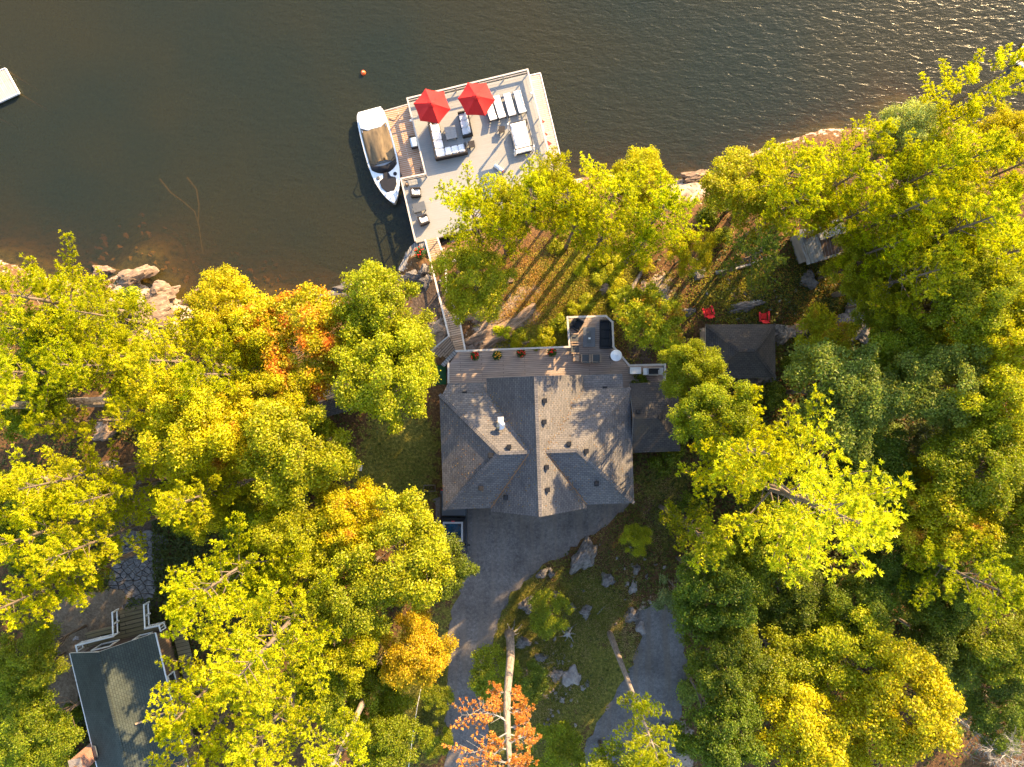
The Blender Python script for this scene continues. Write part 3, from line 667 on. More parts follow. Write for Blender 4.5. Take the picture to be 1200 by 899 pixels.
for ux in np.linspace(.08, .92, 5):
    for vy in np.linspace(.1, .9, 4):
        q = Vector(top[3]).lerp(Vector(top[4]), ux).lerp(Vector(top[0]).lerp(Vector(top[5]), ux), vy)
        b = MB(); b.tube([(q.x, q.y, -7), (q.x, q.y, ZD - .13)], .12, 8); b.build('piling', M['bark'], deck, world=True)
def railing(parent, pts, zf, h=.98, mt='trim', cap=.11, wires=4, gap=1.75, posts=True, closed=False, kick=0.0, pm=None):
    "cap rail, posts and wires following the floor edge"
    r_ = MB(); 
    for i in range(len(pts) - 1):
        a = Vector((pts[i][0], pts[i][1], (zf if not isinstance(zf, (list, tuple)) else zf[i]) + h)); c = Vector((pts[i + 1][0], pts[i + 1][1], (zf if not isinstance(zf, (list, tuple)) else zf[i + 1]) + h))
        d = (c - a).normalized() * cap * .5
        r_.bar(a - d, c + d, cap, .045 + .002 * (i % 2))
        if kick: r_.bar(a - Vector((0, 0, h * .60)), c - Vector((0, 0, h * .60)), .03, kick)
    rail = r_.build('railing', M[mt], parent, world=True)
    for i in range(len(pts) - 1):
        z0 = zf if not isinstance(zf, (list, tuple)) else zf[i]; z1 = zf if not isinstance(zf, (list, tuple)) else zf[i + 1]
        a = Vector((*pts[i], z0)); c = Vector((*pts[i + 1], z1)); n = max(1, round((c - a).length / gap))
        for k in range(n + (1 if i == len(pts) - 2 else 0)):
            p = a.lerp(c, k / n); q = MB(); q.box((p.x, p.y, p.z + h / 2 - .03), (.07, .07, h - .02), DA); q.build('post', M[pm or mt], rail, world=True)
        if wires:
            q = MB()
            for j in range(wires):
                dz = h * (j + .6) / (wires + .4); q.tube([a + Vector((0, 0, dz)), c + Vector((0, 0, dz))], .006, 3, cap=False)
            q.build('wire', M['steel'], rail, world=True)
    return rail
railing(deck, top, ZD, kick=.20, mt='taupe')
# lamps on the corner posts
for (px, py) in [(481.6, 142), (622.5, 110), (594.6, 146.6)][:2]:
    p = P(px, py, ZD + 1.0); q = MB(); q.lathe([(.05, 0), (.07, .05), (.09, .16), (.05, .2), (0.01, .22)], (p.x, p.y, ZD + .99), 10); q.build('post_lamp', M['trim'], deck, world=True)
# lower cedar docks
def dock(name, label, px, z, mt, cat='dock', rot=DA, beam='taupe', th=.1):
    pts = wpoly(px, z); cx = sum(p[0] for p in pts) / len(pts); cy = sum(p[1] for p in pts) / len(pts)
    t = thing(name, label, cat, (cx, cy, z), rot)
    b = MB(); b.prism(pts, z - th, z); b.build('boards', M[mt], t, world=True)
    b = MB()
    for i in range(len(pts)):
        b.bar(Vector((*pts[i], z - .06)), Vector((*pts[(i + 1) % len(pts)], z - .06)), .07, .2)
    b.build('rim', M[beam], t, world=True)
    b = MB()
    for p in pts:
        q = Vector((cx, cy)).lerp(Vector(p), .93); b = MB(); b.tube([(q.x, q.y, z - 4.5), (q.x, q.y, z - .11)], .1, 8); b.build('piling', M['bark'], t, world=True)
    return t
dock('mooring_dock', 'orange-brown cedar dock low beside the moored boat', [(450.2, 130.2), (478.5, 122.2), (499.5, 204.0), (469.4, 209.2)], ZL, 'dockwood', beam='taupe')
dock('swim_dock', 'long bleached board dock low along the right side of the platform', [(619.8, 88.5), (633.2, 85.6), (673, 250), (659.5, 252)], ZL, 'paledock', beam='trim')
t = dock('neighbour_dock', 'small bleached floating dock at the left edge of the lake', [(-40, 98), (6, 80), (22, 109), (-24, 130)], -2.7, 'paledock', beam='trim', rot=R(-60))
dock('neighbour_pier', 'white pier corner at the right edge of the lake', [(1189, 72), (1204, 46), (1290, 84), (1276, 118)], -2.6, 'paledock', beam='trim', rot=R(-28))
# ladder on the swim dock
def lc(t): return t
# rope, cleats, speaker
b = MB(); pts = [(455.5, 138.3), (458.5, 140.2), (462, 141.1), (464, 140.1), (464.7, 137.6), (466, 135.5), (468.3, 134.2)]
b.tube([P(a, c, ZL + .03) for a, c in pts], .025, 5); tag(b.build('mooring_rope', M['bark'], None), 'dark curved rope left lying on the cedar dock', 'rope')
def cleat(px, py, label):
    p = P(px, py, ZL); t = thing('dock_cleat', label, 'cleat', p, R(100))
    q = MB(); q.box((0, 0, .03), (.12, .1, .06)); q.build('base', M['black'], t)
    q = MB(); q.tube([(-.2, 0, .11), (0, 0, .08), (.2, 0, .11)], .03, 6); q.build('horn', M['black'], t)
cleat(467.4, 192, 'black mooring cleat by the boat windscreen'); cleat(493.3, 199.6, 'black cleat in the inner corner of the cedar dock'); cleat(470.3, 205.5, 'black cleat at the bow corner of the cedar dock')
p = P(477, 217, ZD); t = thing('fuel_canister', 'small round dark floor speaker on the grey platform above the armchairs', 'speaker', p)
q = MB(); q.lathe([(.12, 0), (.14, .02), (.14, .3), (.1, .34), (.02, .35)], n=12); q.build('housing', M['bark'], t); t.name = 'floor_speaker'
q = MB(); q.lathe([(.02, .352), (.06, .356), (.02, .37)], n=10); q.build('handle', M['teak'], t)

# ---- furniture (local frames: x = width, y = depth, front towards -y)
def parasol(px, py, label, rz):
    p = P(px, py, ZD + 2.55); t = thing('parasol', label, 'parasol', (p.x, p.y, ZD), rz)
    q = MB(); q.lathe([(.3, 0), (.3, .06), (.08, .1), (.06, .2)], n=20); q.build('base', M['black'], t)
    q = MB(); q.tube([(0, 0, .1), (0, 0, 2.72)], .025, 10); q.build('pole', M['black'], t)
    q = MB(); n = 6; RR = 1.42; vs_ = [(0, 0, 2.75)]; rings = [(.33, 2.60), (.75, 2.40), (1.1, 2.23), (RR, 2.07)]; fs_ = []; seg = 6
    tot = n * seg
    for (r_, z) in rings:
        for i in range(n):
            a0 = 2 * math.pi * i / n; a1 = 2 * math.pi * (i + 1) / n
            for k in range(seg):
                s = k / seg; x = r_ * ((1 - s) * math.cos(a0) + s * math.cos(a1)); y = r_ * ((1 - s) * math.sin(a0) + s * math.sin(a1))
                sag = 4 * s * (1 - s); f_ = 1 - .035 * sag * (r_ / RR); vs_.append((x * f_, y * f_, z - .05 * sag * r_ / RR))
    for k in range(tot): fs_.append((0, 1 + k, 1 + (k + 1) % tot))
    for j in range(len(rings) - 1):
        for k in range(tot):
            k2 = (k + 1) % tot; fs_.append((1 + j * tot + k, 1 + j * tot + k2, 1 + (j + 1) * tot + k2, 1 + (j + 1) * tot + k)[::-1])
    q.add(vs_, fs_); c = q.build('canopy', M['red'], t)
    m_ = c.modifiers.new('thick', 'SOLIDIFY'); m_.thickness = .012
    q = MB(); q.lathe([(.30, 2.645), (.17, 2.74), (.03, 2.80)], n=12); cv = q.build('vent', M['red'], t)
    q = MB(); q.lathe([(.03, 2.80), (.04, 2.83), (.01, 2.88)], n=8); q.build('finial', M['redpaint'], t)
    for i in range(n):
        a = 2 * math.pi * i / n; q = MB(); q.tube([(.05 * math.cos(a), .05 * math.sin(a), 2.66), (RR * math.cos(a) * .98, RR * math.sin(a) * .98, 2.04)], .011, 4); q.build('rib', M['black'], t)
parasol(505.5, 122.0, 'left red six-sided parasol over the corner sofa', R(-9))
parasol(558, 113.5, 'right red six-sided parasol over the sun loungers', R(-2))
def cushion(q, c, d, rz=0): q.box(c, d, rz)
def sofa_run(t, x0, x1, y0, back, n, seatmat, frm, depth=.85, armL=True, armR=True, side=1):
    pass
def block(name, c, d, mt, t, bev=.03, rz=0, rx=0): q = MB(); q.box(c, d, rz, rx); return q.build(name, M[mt], t, bevel=bev, smooth=False)
def sofa(name, label, loc, rz, W, seats, cush, frm='wicker', depth=.82, group=None, cat='sofa'):
    t = thing(name, label, cat, loc, rz, group)
    block('frame', (0, 0, .17), (W, depth, .24), frm, t, .02)
    block('back', (0, depth / 2 - .06, .40), (W, .12, .66), frm, t, .02)
    for s in (-1, 1): block('arm', (s * (W / 2 - .06), -.03, .34), (.12, depth - .08, .52), frm, t, .02)
    for s in (-1, 1):
        for u in (-1, 1): q = MB(); q.box((s * (W / 2 - .08), u * (depth / 2 - .08), .025), (.06, .06, .05)); q.build('leg', M['black'], t)
    w_ = (W - .26) / seats
    for i in range(seats):
        x = -W / 2 + .13 + w_ * (i + .5)
        block('seat_cushion', (x, -.07, .36), (w_ - .015, depth - .24, .15), cush, t, .05)
        block('back_cushion', (x, depth / 2 - .2, .56), (w_ - .02, .17, .40), cush, t, .06, rx=R(-10))
    return t
# corner sofa : two runs of one piece
A_ = DA
pc = P(510.5, 187.5, ZD + .5)
t = thing('corner_sofa', 'white cushioned dark wicker corner sofa under the left parasol', 'sofa', (pc.x, pc.y, ZD), A_)
L1, L2, dp = 2.95, 2.55, .85
block('frame', (dp / 2, L1 / 2, .17), (dp, L1, .24), 'wicker', t, .02); block('frame', (dp + (L2 - dp) / 2 + .002, dp / 2, .17), (L2 - dp, dp, .24), 'wicker', t, .02)
block('back', (.06, L1 / 2, .40), (.12, L1, .66), 'wicker', t, .02); block('back', (.122 + (L2 - .12) / 2, .06, .40), (L2 - .12, .12, .66), 'wicker', t, .02)
block('arm', (dp / 2 + .06, L1 - .06, .34), (dp - .12, .12, .5), 'wicker', t, .02); block('arm', (L2 - .06, dp / 2 + .06, .34), (.12, dp - .12, .5), 'wicker', t, .02)
for i in range(4):
    y = .14 + (i + .5) * (L1 - .28) / 4; block('seat_cushion', (.5, y, .37), (.62, (L1 - .28) / 4 - .015, .15), 'whitec', t, .05)
    block('back_cushion', (.21, y, .57), (.17, (L1 - .28) / 4 - .02, .38), 'whitec', t, .06)
for i in range(3):
    x = .84 + (i + .5) * (L2 - .98) / 3; block('seat_cushion', (x, .5, .37), ((L2 - .98) / 3 - .015, .62, .15), 'whitec', t, .05)
    block('back_cushion', (x, .21, .57), ((L2 - .98) / 3 - .02, .17, .38), 'whitec', t, .06)
p = P(545.3, 145.2, ZD + .4); sofa('three_seat_sofa', 'straight three-seat wicker sofa with white cushions between the parasols', (p.x, p.y, ZD), A_ - R(90), 1.95, 3, 'whitec')
def low_table(name, label, px, py, w, d, h, rz, topm, frm, cat='table', z=ZD, group=None):
    p = P(px, py, z + h); t = thing(name, label, cat, (p.x, p.y, z), rz, group)
    block('table_top', (0, 0, h - .02), (w, d, .04), topm, t, .008)
    block('apron', (0, 0, h - .12), (w - .06, d - .06, .15), frm, t, .008)
    for s in (-1, 1):
        for u in (-1, 1): q = MB(); q.box((s * (w / 2 - .06), u * (d / 2 - .06), (h - .2) / 2), (.06, .06, h - .2)); q.build('leg', M[frm], t)
    return t
low_table('coffee_table', 'grey square coffee table between the two sofas', 528.2, 155.3, .86, .98, .4, A_, 'composite', 'wicker')
low_table('side_table', 'dark wicker side table at the end of the corner sofa', 552.6, 168.8, .5, .5, .42, A_, 'wicker', 'wicker')
low_table('side_table', 'dark wicker side table beside the white canopied daybed', 588, 151.3, .48, .48, .45, 0, 'wicker', 'wicker')
low_table('low_table', 'dark grey flat table between the two platform armchairs', 491.1, 242.5, .98, .70, .42, DA + R(3), 'slate', 'wicker')
sofa('armchair', 'white cushioned armchair above the dark grey flat table', tuple(P(487.8, 226.9, ZD)), DA + R(83), .72, 1, 'whitec', depth=.78, cat='armchair')
sofa('armchair', 'white cushioned armchair half under the pine boughs below the dark grey table', tuple(P(497, 259, ZD)), R(112), .72, 1, 'whitec', depth=.78, cat='armchair')
def chaise(px, py, rz, label):
    p = P(px, py, ZD + .35); t = thing('sun_lounger', label, 'sun lounger', (p.x, p.y, ZD), rz, None)
    q = MB()
    for s in (-1, 1): q.box((s * .30, 0, .27), (.04, 1.9, .05))
    for k in range(9): q.box((0, -.86 + k * .21, .275), (.56, .05, .03))
    q.build('frame', M['wicker'], t)
    for s in (-1, 1):
        for y in (-.82, .86): q = MB(); q.box((s * .30, y, .125), (.045, .045, .25)); q.build('leg', M['wicker'], t)
    block('mattress', (0, .28, .345), (.58, 1.32, .10), 'whitec', t, .035)
    block('backrest', (0, -.62, .47), (.58, .60, .10), 'whitec', t, .035, rx=R(-24))
    q = MB()
    for s in (-1, 1): q.tube([(s * .27, -.84, .27), (s * .27, -.80, .50)], .015, 5)
    q.build('back_support', M['wicker'], t)
chaise(574.6, 128.6, R(17), 'white sun lounger half hidden under the right parasol')
chaise(585.0, 126.0, R(17), 'white sun lounger just clear of the right parasol, second from the left')
chaise(597.2, 123.2, R(15), 'white sun lounger third from the left')
chaise(609.2, 120.0, R(15), 'white sun lounger at the right end of the row by the rail')
# canopied daybed
p = P(610.6, 157.5, ZD + 1.95); t = thing('canopied_daybed', 'dark framed daybed with a white cloth canopy near the right rail', 'daybed', (p.x, p.y, ZD), R(14))
W_, D_ = 1.36, 2.0
for s in (-1, 1):
    for u in (-1, 1):
        q = MB(); q.box((s * W_ / 2, u * D_ / 2, .97), (.06, .06, 1.94)); q.build('post', M['wicker'], t)
        if (s, u) != (1, 1): q = MB(); q.lathe([(.07, .35), (.12, .9), (.06, 1.15), (.11, 1.8)], (s * (W_ / 2 + .02), u * (D_ / 2 + .02), 0), 9); q.build('curtain', M['whitec'], t)
q = MB()
for s in (-1, 1): q.box((s * W_ / 2, 0, 1.91), (.06, D_ - .064, .06)); q.box((0, s * D_ / 2, 1.91), (W_ - .064, .06, .06))
q.build('canopy_frame', M['wicker'], t)
q = MB(); rows = []
for i in range(9):
    y = -D_ / 2 + .22 + i * (D_ - .28) / 8; rows.append([(-W_ / 2 + .05 + j * (W_ - .22) / 6, y, 1.95 - .05 * math.sin(i * 1.2) ** 2 - .03 * math.sin(j / 6 * 3.14)) for j in range(7)])
q.loft(rows, cap=False); c = q.build('canopy', M['whitec'], t, smooth=True); m_ = c.modifiers.new('s', 'SOLIDIFY'); m_.thickness = .02
block('bed_base', (0, 0, .18), (W_ - .08, D_ - .08, .24), 'wicker', t, .02); block('mattress', (0, 0, .38), (W_ - .12, D_ - .12, .16), 'whitec', t, .05)
# rolled cushion
p = P(584.3, 197, ZD + .2); t = thing('bolster_cushion', 'white bolster lying on the platform near the pine boughs', 'cushion', (p.x, p.y, ZD), R(-38))
q = MB(); q.m = Matrix.Translation((0, 0, .15)) @ Matrix.Rotation(R(90), 4, 'Y'); q.lathe([(.03, -.42), (.13, -.40), (.15, -.3), (.15, .3), (.13, .40), (.03, .42)], n=14); q.build('cover', M['whitec'], t, smooth=True)
q = MB(); q.m = Matrix.Translation((0, 0, .15)) @ Matrix.Rotation(R(90), 4, 'Y'); q.lathe([(.135, .39), (.15, .41), (.12, .45), (.02, .46)], n=14); q.build('end_cap', M['orangep'], t)
# chair on the cedar dock
p = P(484.6, 166.4, ZL + .4); t = thing('padded_bench', 'pale blue padded bench on the cedar dock against the platform', 'bench', (p.x, p.y, ZL), DA - R(90))
block('frame', (0, 0, .17), (.92, .52, .26), 'wicker', t, .02); block('seat_cushion', (0, 0, .36), (.74, .50, .14), 'iceblue', t, .04)
for s_ in (-1, 1): block('arm', (s_ * .43, 0, .36), (.07, .52, .2), 'wicker', t, .02)
# pennants along the right rail
t = thing('pennant_line', 'string of four red pennants on the outside of the right platform rail', 'pennant line', (*rp[5].xy, ZD), 0)
pf = [(635.3, 142.3, .18), (638.9, 157.3, .17), (641.8, 168.2, .26), (645.4, 182.0, .19)]
q = MB(); q.tube([P(633.5, 136, ZD + .75)] + [P(a, c, ZD + .62) for a, c, _ in pf] + [P(648, 192, ZD + .75)], .008, 4); q.build('cord', M['trim'], t, world=True)
for a, c, s in pf:
    v = P(a, c, ZD + .62); dv = Vector((math.sin(DA), -math.cos(DA), 0)); o_ = Vector((math.cos(DA), math.sin(DA), 0))
    q = MB(); q.add([v - dv * s, v + dv * s, v + o_ * s * 1.3 - Vector((0, 0, .25)), v - dv * s + Vector((0, 0, .012)), v + dv * s + Vector((0, 0, .012)), v + o_ * s * 1.3 - Vector((0, 0, .238))], [(0, 2, 1), (3, 4, 5), (0, 1, 4, 3), (1, 2, 5, 4), (2, 0, 3, 5)]); q.build('pennant', M['red'], t, world=True)
# buoy
p = P(425.6, 85, WATER + .1); t = thing('buoy', 'small round orange buoy floating on the lake', 'buoy', (p.x, p.y, WATER))
q = MB(); q.lathe([(.02, -.2), (.14, -.14), (.2, 0), (.17, .14), (.05, .2)], n=14); q.build('float', M['orangep'], t, smooth=True); q = MB(); q.lathe([(.03, .2), (.045, .24), (.02, .28)], n=8); q.build('ring', M['trim'], t)

# ---- wake boat
def boat():
    L = 7.35; st = P(432.5, 129, WATER + .7); bw = P(461.8, 238.5, WATER + .7); d = (bw - st); L = d.length; rz = math.atan2(-d.x, d.y) + 0.0
    t = thing('motorboat', 'white motorboat with tan cockpit cover moored at the cedar dock, bow towards the shore', 'motorboat', (st.x, st.y, WATER), rz)
    # local +y runs from the stern to the bow
    S = [0, .02, .06, .14, .25, .4, .55, .66, .76, .85, .92, .97, 1.0]
    Wd = [.92, 1.04, 1.12, 1.19, 1.22, 1.23, 1.21, 1.13, .98, .75, .50, .26, .03]
    def z_(s): return .62 + .16 * s ** 2
    rings = []
    for s, w_ in zip(S, Wd):
        y = s * L; z = z_(s)
        k = (1 - max(0, s - .7) / .3 * .7)
        rings.append([(-w_, y, z), (-w_ * .97, y, z * .55), (-w_ * .86, y - .0, .08), (-w_ * .5, y - (s > .8) * .2, -.22 * k), (0, y - (s > .8) * .35, -.38 * k), (w_ * .5, y - (s > .8) * .2, -.22 * k), (w_ * .86, y, .08), (w_ * .97, y, z * .55), (w_, y, z)])
    q = MB(); q.loft(rings); q.build('hull', M['whitep'], t, smooth=False)
    q = MB(); outl = [[(-w_ * .99, s * L, z_(s)), (-w_ * .5, s * L, z_(s) + .05), (0, s * L, z_(s) + .07), (w_ * .5, s * L, z_(s) + .05), (w_ * .99, s * L, z_(s))] for s, w_ in zip(S, Wd)]
    q.loft(outl, cap=False); q.build('deck', M['whitep'], t, smooth=True)
    q = MB()
    for sg in (-1, 1): q.tube([(sg * w_ * 1.0, s * L, z_(s) - .05) for s, w_ in zip(S, Wd)], .028, 5, cap=False)
    q.build('rub_rail', M['black'], t)
    # stern platform
    block('swim_platform', (0, .16, .40), (1.9, .62, .09), 'whitep', t, .04)
    q = MB(); q.prism([(-1.0, .55), (1.0, .55), (1.02, 1.25), (.5, 1.55), (-.5, 1.55), (-1.02, 1.25)], .66, .80); q.build('engine_hatch', M['whitep'], t, bevel=.04)
    # canvas tent
    q = MB(); rows = []
    ys = np.linspace(1.25, 4.55, 12)
    for i, y in enumerate(ys):
        w_ = np.interp(y / L, S, Wd) - .14; u = i / 11; arch = .52 * math.sin(min(1, u * 1.25) * math.pi * .5) * (1 if u < .8 else 1)
        row = []
        for j in range(13):
            x = -w_ + 2 * w_ * j / 12; s = abs(x) / w_; row.append((x, y + (.20 * (1 - s * s) if i in (0,) else 0) - (.35 * (1 - s * s) if i == 11 else 0), .70 + arch * (1 - s ** 1.6) * (1 - .35 * math.sin(u * 3.1) * (s > .35) * (s < .7)) + .03 * math.sin(j * 2.1 + i * .5) * (1 - s)))
        rows.append(row)
    q.loft(rows, cap=False); c = q.build('cockpit_cover', M['tan'], t, smooth=True); m_ = c.modifiers.new('s', 'SOLIDIFY'); m_.thickness = .02
    # dark windscreen panel across the boat
    q = MB(); w_ = 1.02
    rows = [[(x * w_, 4.35 + .42 * (1 - x * x) - .12, .80 + .42 * (1 - x * x)) for x in np.linspace(-1, 1, 11)], [(x * 1.03, 4.72 + .55 * (1 - x * x) - .12, .72 + .02 * (1 - x * x)) for x in np.linspace(-1, 1, 11)]]
    q.loft(rows, cap=False); c = q.build('windscreen', M['navy'], t, smooth=True); m_ = c.modifiers.new('s', 'SOLIDIFY'); m_.thickness = .03
    q = MB(); q.prism([(-.20, 5.05), (.20, 5.05), (.28, 5.45), (.66, 5.62), (.62, 6.15), (.30, 6.62), (-.30, 6.62), (-.62, 6.15), (-.66, 5.62), (-.28, 5.45)], .72, .835); q.build('bow_cover', M['navy'], t, bevel=.03)
    for sg in (-1, 1):
        q = MB(); q.lathe([(.14, .70), (.15, .77), (.11, .79), (.02, .79)], (sg * .68, 5.35, 0), 14); q.build('deck_speaker', M['slate' if sg > 0 else 'navy'], t)
    q = MB()
    for sg in (-1, 1): q.box((sg * .95, 1.5, .72), (.05, .2, .05)); q.box((sg * .42, 6.75, .80), (.04, .16, .05))
    q.build('cleat', M['steel'], t)
    # wake tower folded over the windscreen
    q = MB(); q.tube([(-1.08, 3.9, .72), (-.98, 4.2, 1.2), (-.6, 4.45, 1.32), (.6, 4.45, 1.32), (.98, 4.2, 1.2), (1.08, 3.9, .72)], .035, 7); q.build('wake_tower', M['black'], t)
boat()
for a_, c_, lb in (((449.5, 136), (456, 143), 'thin stern mooring rope from boat to cedar dock'), ((464.5, 192), (467.4, 192.4), 'thin mid mooring rope from boat to cedar dock'), ((462.5, 230), (470.5, 208), 'thin bow mooring rope from boat to cedar dock corner')):
    u = P(*a_, WATER + .75); v = P(*c_, ZL + .12); q = MB(); q.tube([u, u.lerp(v, .5) - Vector((0, 0, .12)), v], .022, 5); tag(q.build('mooring_rope', M['taupe'], None), lb, 'rope')

# ------------------------------------------------------------------ boardwalk from platform up to the house deck
ZP = .55
def zpath(py): return float(np.interp(py, [280, 300, 395, 412], [ZD, ZD + .25, ZP - .25, ZP - .02]))
def poly_sloped(name, pts, mt, t, th=.1):
    w_ = [P(a, c, zpath(c)) for a, c in pts]; q = MB(); q.prism([(v.x, v.y) for v in w_], [v.z - th for v in w_], [v.z for v in w_]); return q.build(name, M[mt], t, world=True)
t = thing('boardwalk', 'long board walkway with cap rails climbing from platform to house deck', 'walkway', P(520, 345, -1.2), DA)
for seg in ([(498.6, 281), (512.8, 278), (517.6, 294), (521, 307), (504.8, 307)], [(504.8, 307), (521, 307), (522.6, 318), (523.6, 345), (512.6, 340)], [(512.6, 340), (523.6, 345), (538, 372), (541.8, 393), (526, 393.5)], [(526, 393.5), (541.8, 393), (545, 411), (534.5, 411)]):
    poly_sloped('boards', seg, 'walk', t)
poly_sloped('boards', [(517.8, 293.5), (536, 303.5), (538, 300), (519, 288)][:0] or [(517.9, 293.6), (540, 290), (544, 302), (521.2, 306.8)], 'walk', t)
def prail(parent, pts, dz=.95, mt='trim', wires=3):
    w_ = [P(a, c, z_ + dz) for a, c, z_ in pts]; return railing(parent, [(v.x, v.y) for v in w_], [v.z - dz for v in w_], h=dz, mt=mt, wires=wires, gap=1.9, cap=.13)
prail(t, [(498.4, 281.5, zpath(281)), (505.0, 307, zpath(307)), (512.8, 340, zpath(340)), (526, 393.5, zpath(393))], .9, 'taupe')
prail(t, [(512.8, 279, zpath(279)), (517.6, 293.4, zpath(293))], .9, 'taupe')
prail(t, [(536, 304, zpath(304)), (521, 307.5, zpath(307)), (522.6, 315, zpath(315)), (523.4, 345, zpath(345)), (537.6, 370, zpath(370)), (545, 410, zpath(408))], .9, 'taupe')
b = MB()
for (a, c) in [(505, 300), (512, 330), (522, 360), (532, 385), (518, 320), (536, 380)]:
    v = P(a, c, zpath(c)); b = MB(); b.tube([(v.x, v.y, gz(v.x, v.y) - .4), (v.x, v.y, v.z - .1)], .08, 6); b.build('piling', M['bark'], t, world=True)
# stairs going down to the lawn
t = thing('garden_stairs', 'wide board stairs dropping from the boardwalk to the lawn', 'stairs', P(516, 408, .2), R(45))
Ls = [(526, 393.5), (534.2, 411)]; Le = [(498.8, 417.2), (519, 428)]
for k in range(8):
    f0, f1 = k / 8, (k + 1) / 8; z = ZP - .28 - k * .08
    a0 = Vector(Ls[0]).lerp(Vector(Le[0]), f0); a1 = Vector(Ls[0]).lerp(Vector(Le[0]), f1 + .01); c0 = Vector(Ls[1]).lerp(Vector(Le[1]), f0); c1 = Vector(Ls[1]).lerp(Vector(Le[1]), f1 + .01)
    q = MB(); q.prism([P2(*a0, z), P2(*c0, z), P2(*c1, z), P2(*a1, z)], z - .07, z); q.build('tread', M['walk'], t, world=True)
q = MB(); q.bar(P(526, 393.5, ZP + .6), P(497.2, 418, ZP - .05), .1, .05); hr = q.build('handrail', M['taupe'], t, world=True)
for (a, c, z1) in [(526, 394, ZP + .6), (512, 406, ZP + .25), (498, 417, ZP - .05)]:
    v = P(a, c, z1); q = MB(); q.box((v.x, v.y, v.z / 2 - .2), (.08, .08, v.z + .3)); q.build('post', M['taupe'], hr, world=True)
q = MB(); q.bar(P(535, 411, ZP - .02), P(519, 428.5, ZP - .25), .3, .35); q.build('stringer', M['greywood'], t, world=True)
# old grey gangway and planter at the shore
t = thing('old_gangway', 'silvered grey plank gangway fanning down to the water beside the boardwalk', 'gangway', P(481, 300, -2.2), DA)
for (a0, a1, a2, a3, z) in [((486.5, 283), (491.5, 283), (489, 318), (476, 320), -2.3), ((480.5, 289), (486.3, 284), (475.8, 319), (466, 316), -2.42), ((491.7, 283), (497.5, 283), (500, 306), (490, 308), -2.2)]:
    q = MB(); q.prism([P2(*p_, z) for p_ in (a0, a1, a2, a3)], z - .08, z); q.build('boards', M['greywood'], t, world=True)
q = MB()
for (a, c) in [(484, 290), (472, 314), (486, 314), (495, 300)]:
    v = P(a, c, -2.4); q = MB(); q.tube([(v.x, v.y, -4.2), (v.x, v.y, -2.45)], .07, 6); q.build('piling', M['bark'], t, world=True)

# ---- potted flowers
def flowers(px, py, z, label, rr=.34, petal='redflower', cat='potted plant', seed=1, nf=14):
    p = P(px, py, z + .45); t = thing('potted_flowers', label, cat, (p.x, p.y, z)); r = np.random.default_rng(seed)
    q = MB(); q.lathe([(.13, 0), (.2, .28), (.22, .3), (.19, .3), (.17, .26)], n=14); q.build('pot', M['terra'], t)
    n = 420; d = unit(r.normal(size=(n, 3))); d[:, 2] = np.abs(d[:, 2]); cen = d * rr * r.uniform(.5, 1.1, (n, 1)) * np.array([1, 1, .8]) + np.array([0, 0, .3]); nor = unit(d + r.normal(size=(n, 3)) * .6 + np.array([0, 0, .5]))
    ax = frame(nor, r) * .06; me = leaf_mesh('leaves', cen, ax, unit(np.cross(nor, ax)) * .035, M['leaf']); c = bpy.data.objects.new('leaves', me); C.objects.link(c); c.parent = t; c.color = (.05, .12, .02, 1)
    q = MB()
    for i in range(nf):
        d_ = r.normal(size=3); d_[2] = abs(d_[2]) + .5; d_ /= np.linalg.norm(d_); c_ = d_ * np.array([rr * .95, rr * .95, rr * .9]) + np.array([0, 0, .32]); q.lathe([(.015, 0), (.05, .02), (.045, .05), (.01, .06)], tuple(c_), 7)
    q.build('blossom', M[petal], t)
flowers(556.3, 417.2, ZP, 'pot of red flowers on the rail, first from the boardwalk', seed=1)
flowers(582.5, 416.4, ZP, 'pot of orange-yellow flowers among the red ones on the house deck', petal='yellowflower', seed=2)
flowers(610.8, 413.8, ZP, 'pot of red flowers right of the orange-yellow pot', seed=3)
flowers(646.8, 412.6, ZP, 'pot of red flowers nearest to the lounge bay', seed=4)
flowers(492, 296, -2.1, 'tub of red flowers at the foot of the platform by the grey gangway', rr=.5, seed=5)

# ------------------------------------------------------------------ house deck
t = thing('house_deck', 'greyed cedar deck along the lake side of the house with a lounge bay', 'deck', P(640, 425, ZP), R(2))
dk = [(525.5, 426), (535, 411.5), (667.5, 406.5), (665, 371.8), (710, 370.3), (717.7, 377.5), (718.9, 406.3), (737.4, 428.3), (779.3, 427.2), (779.8, 457), (735, 458), (735, 470), (526, 470), (525.5, 448)]
dp_ = [P2(a, c, ZP + .95 if i not in (10, 11, 12) else ZP) for i, (a, c) in enumerate(dk)]
q = MB(); q.prism(dp_, ZP - .1, ZP); q.build('boards', M['patio'], t, world=True)
q = MB(); q.prism([tuple(Vector(p_) * .999) for p_ in dp_], -.3, ZP - .101); q.build('skirt', M['siding'], t, world=True)
order = [1, 2, 3, 4, 5, 6, 7, 8, 9]
railing(t, [dp_[i] for i in order], ZP, h=.95, mt='taupe', wires=3, gap=1.8, cap=.14)
railing(t, [dp_[13], dp_[0]], ZP, h=.95, mt='taupe', wires=3, gap=1.8, cap=.14)
q = MB(); q.lathe([(.05, 0), (.07, .05), (.09, .16), (.05, .2), (0.01, .22)], (0, 0, 0), 10)
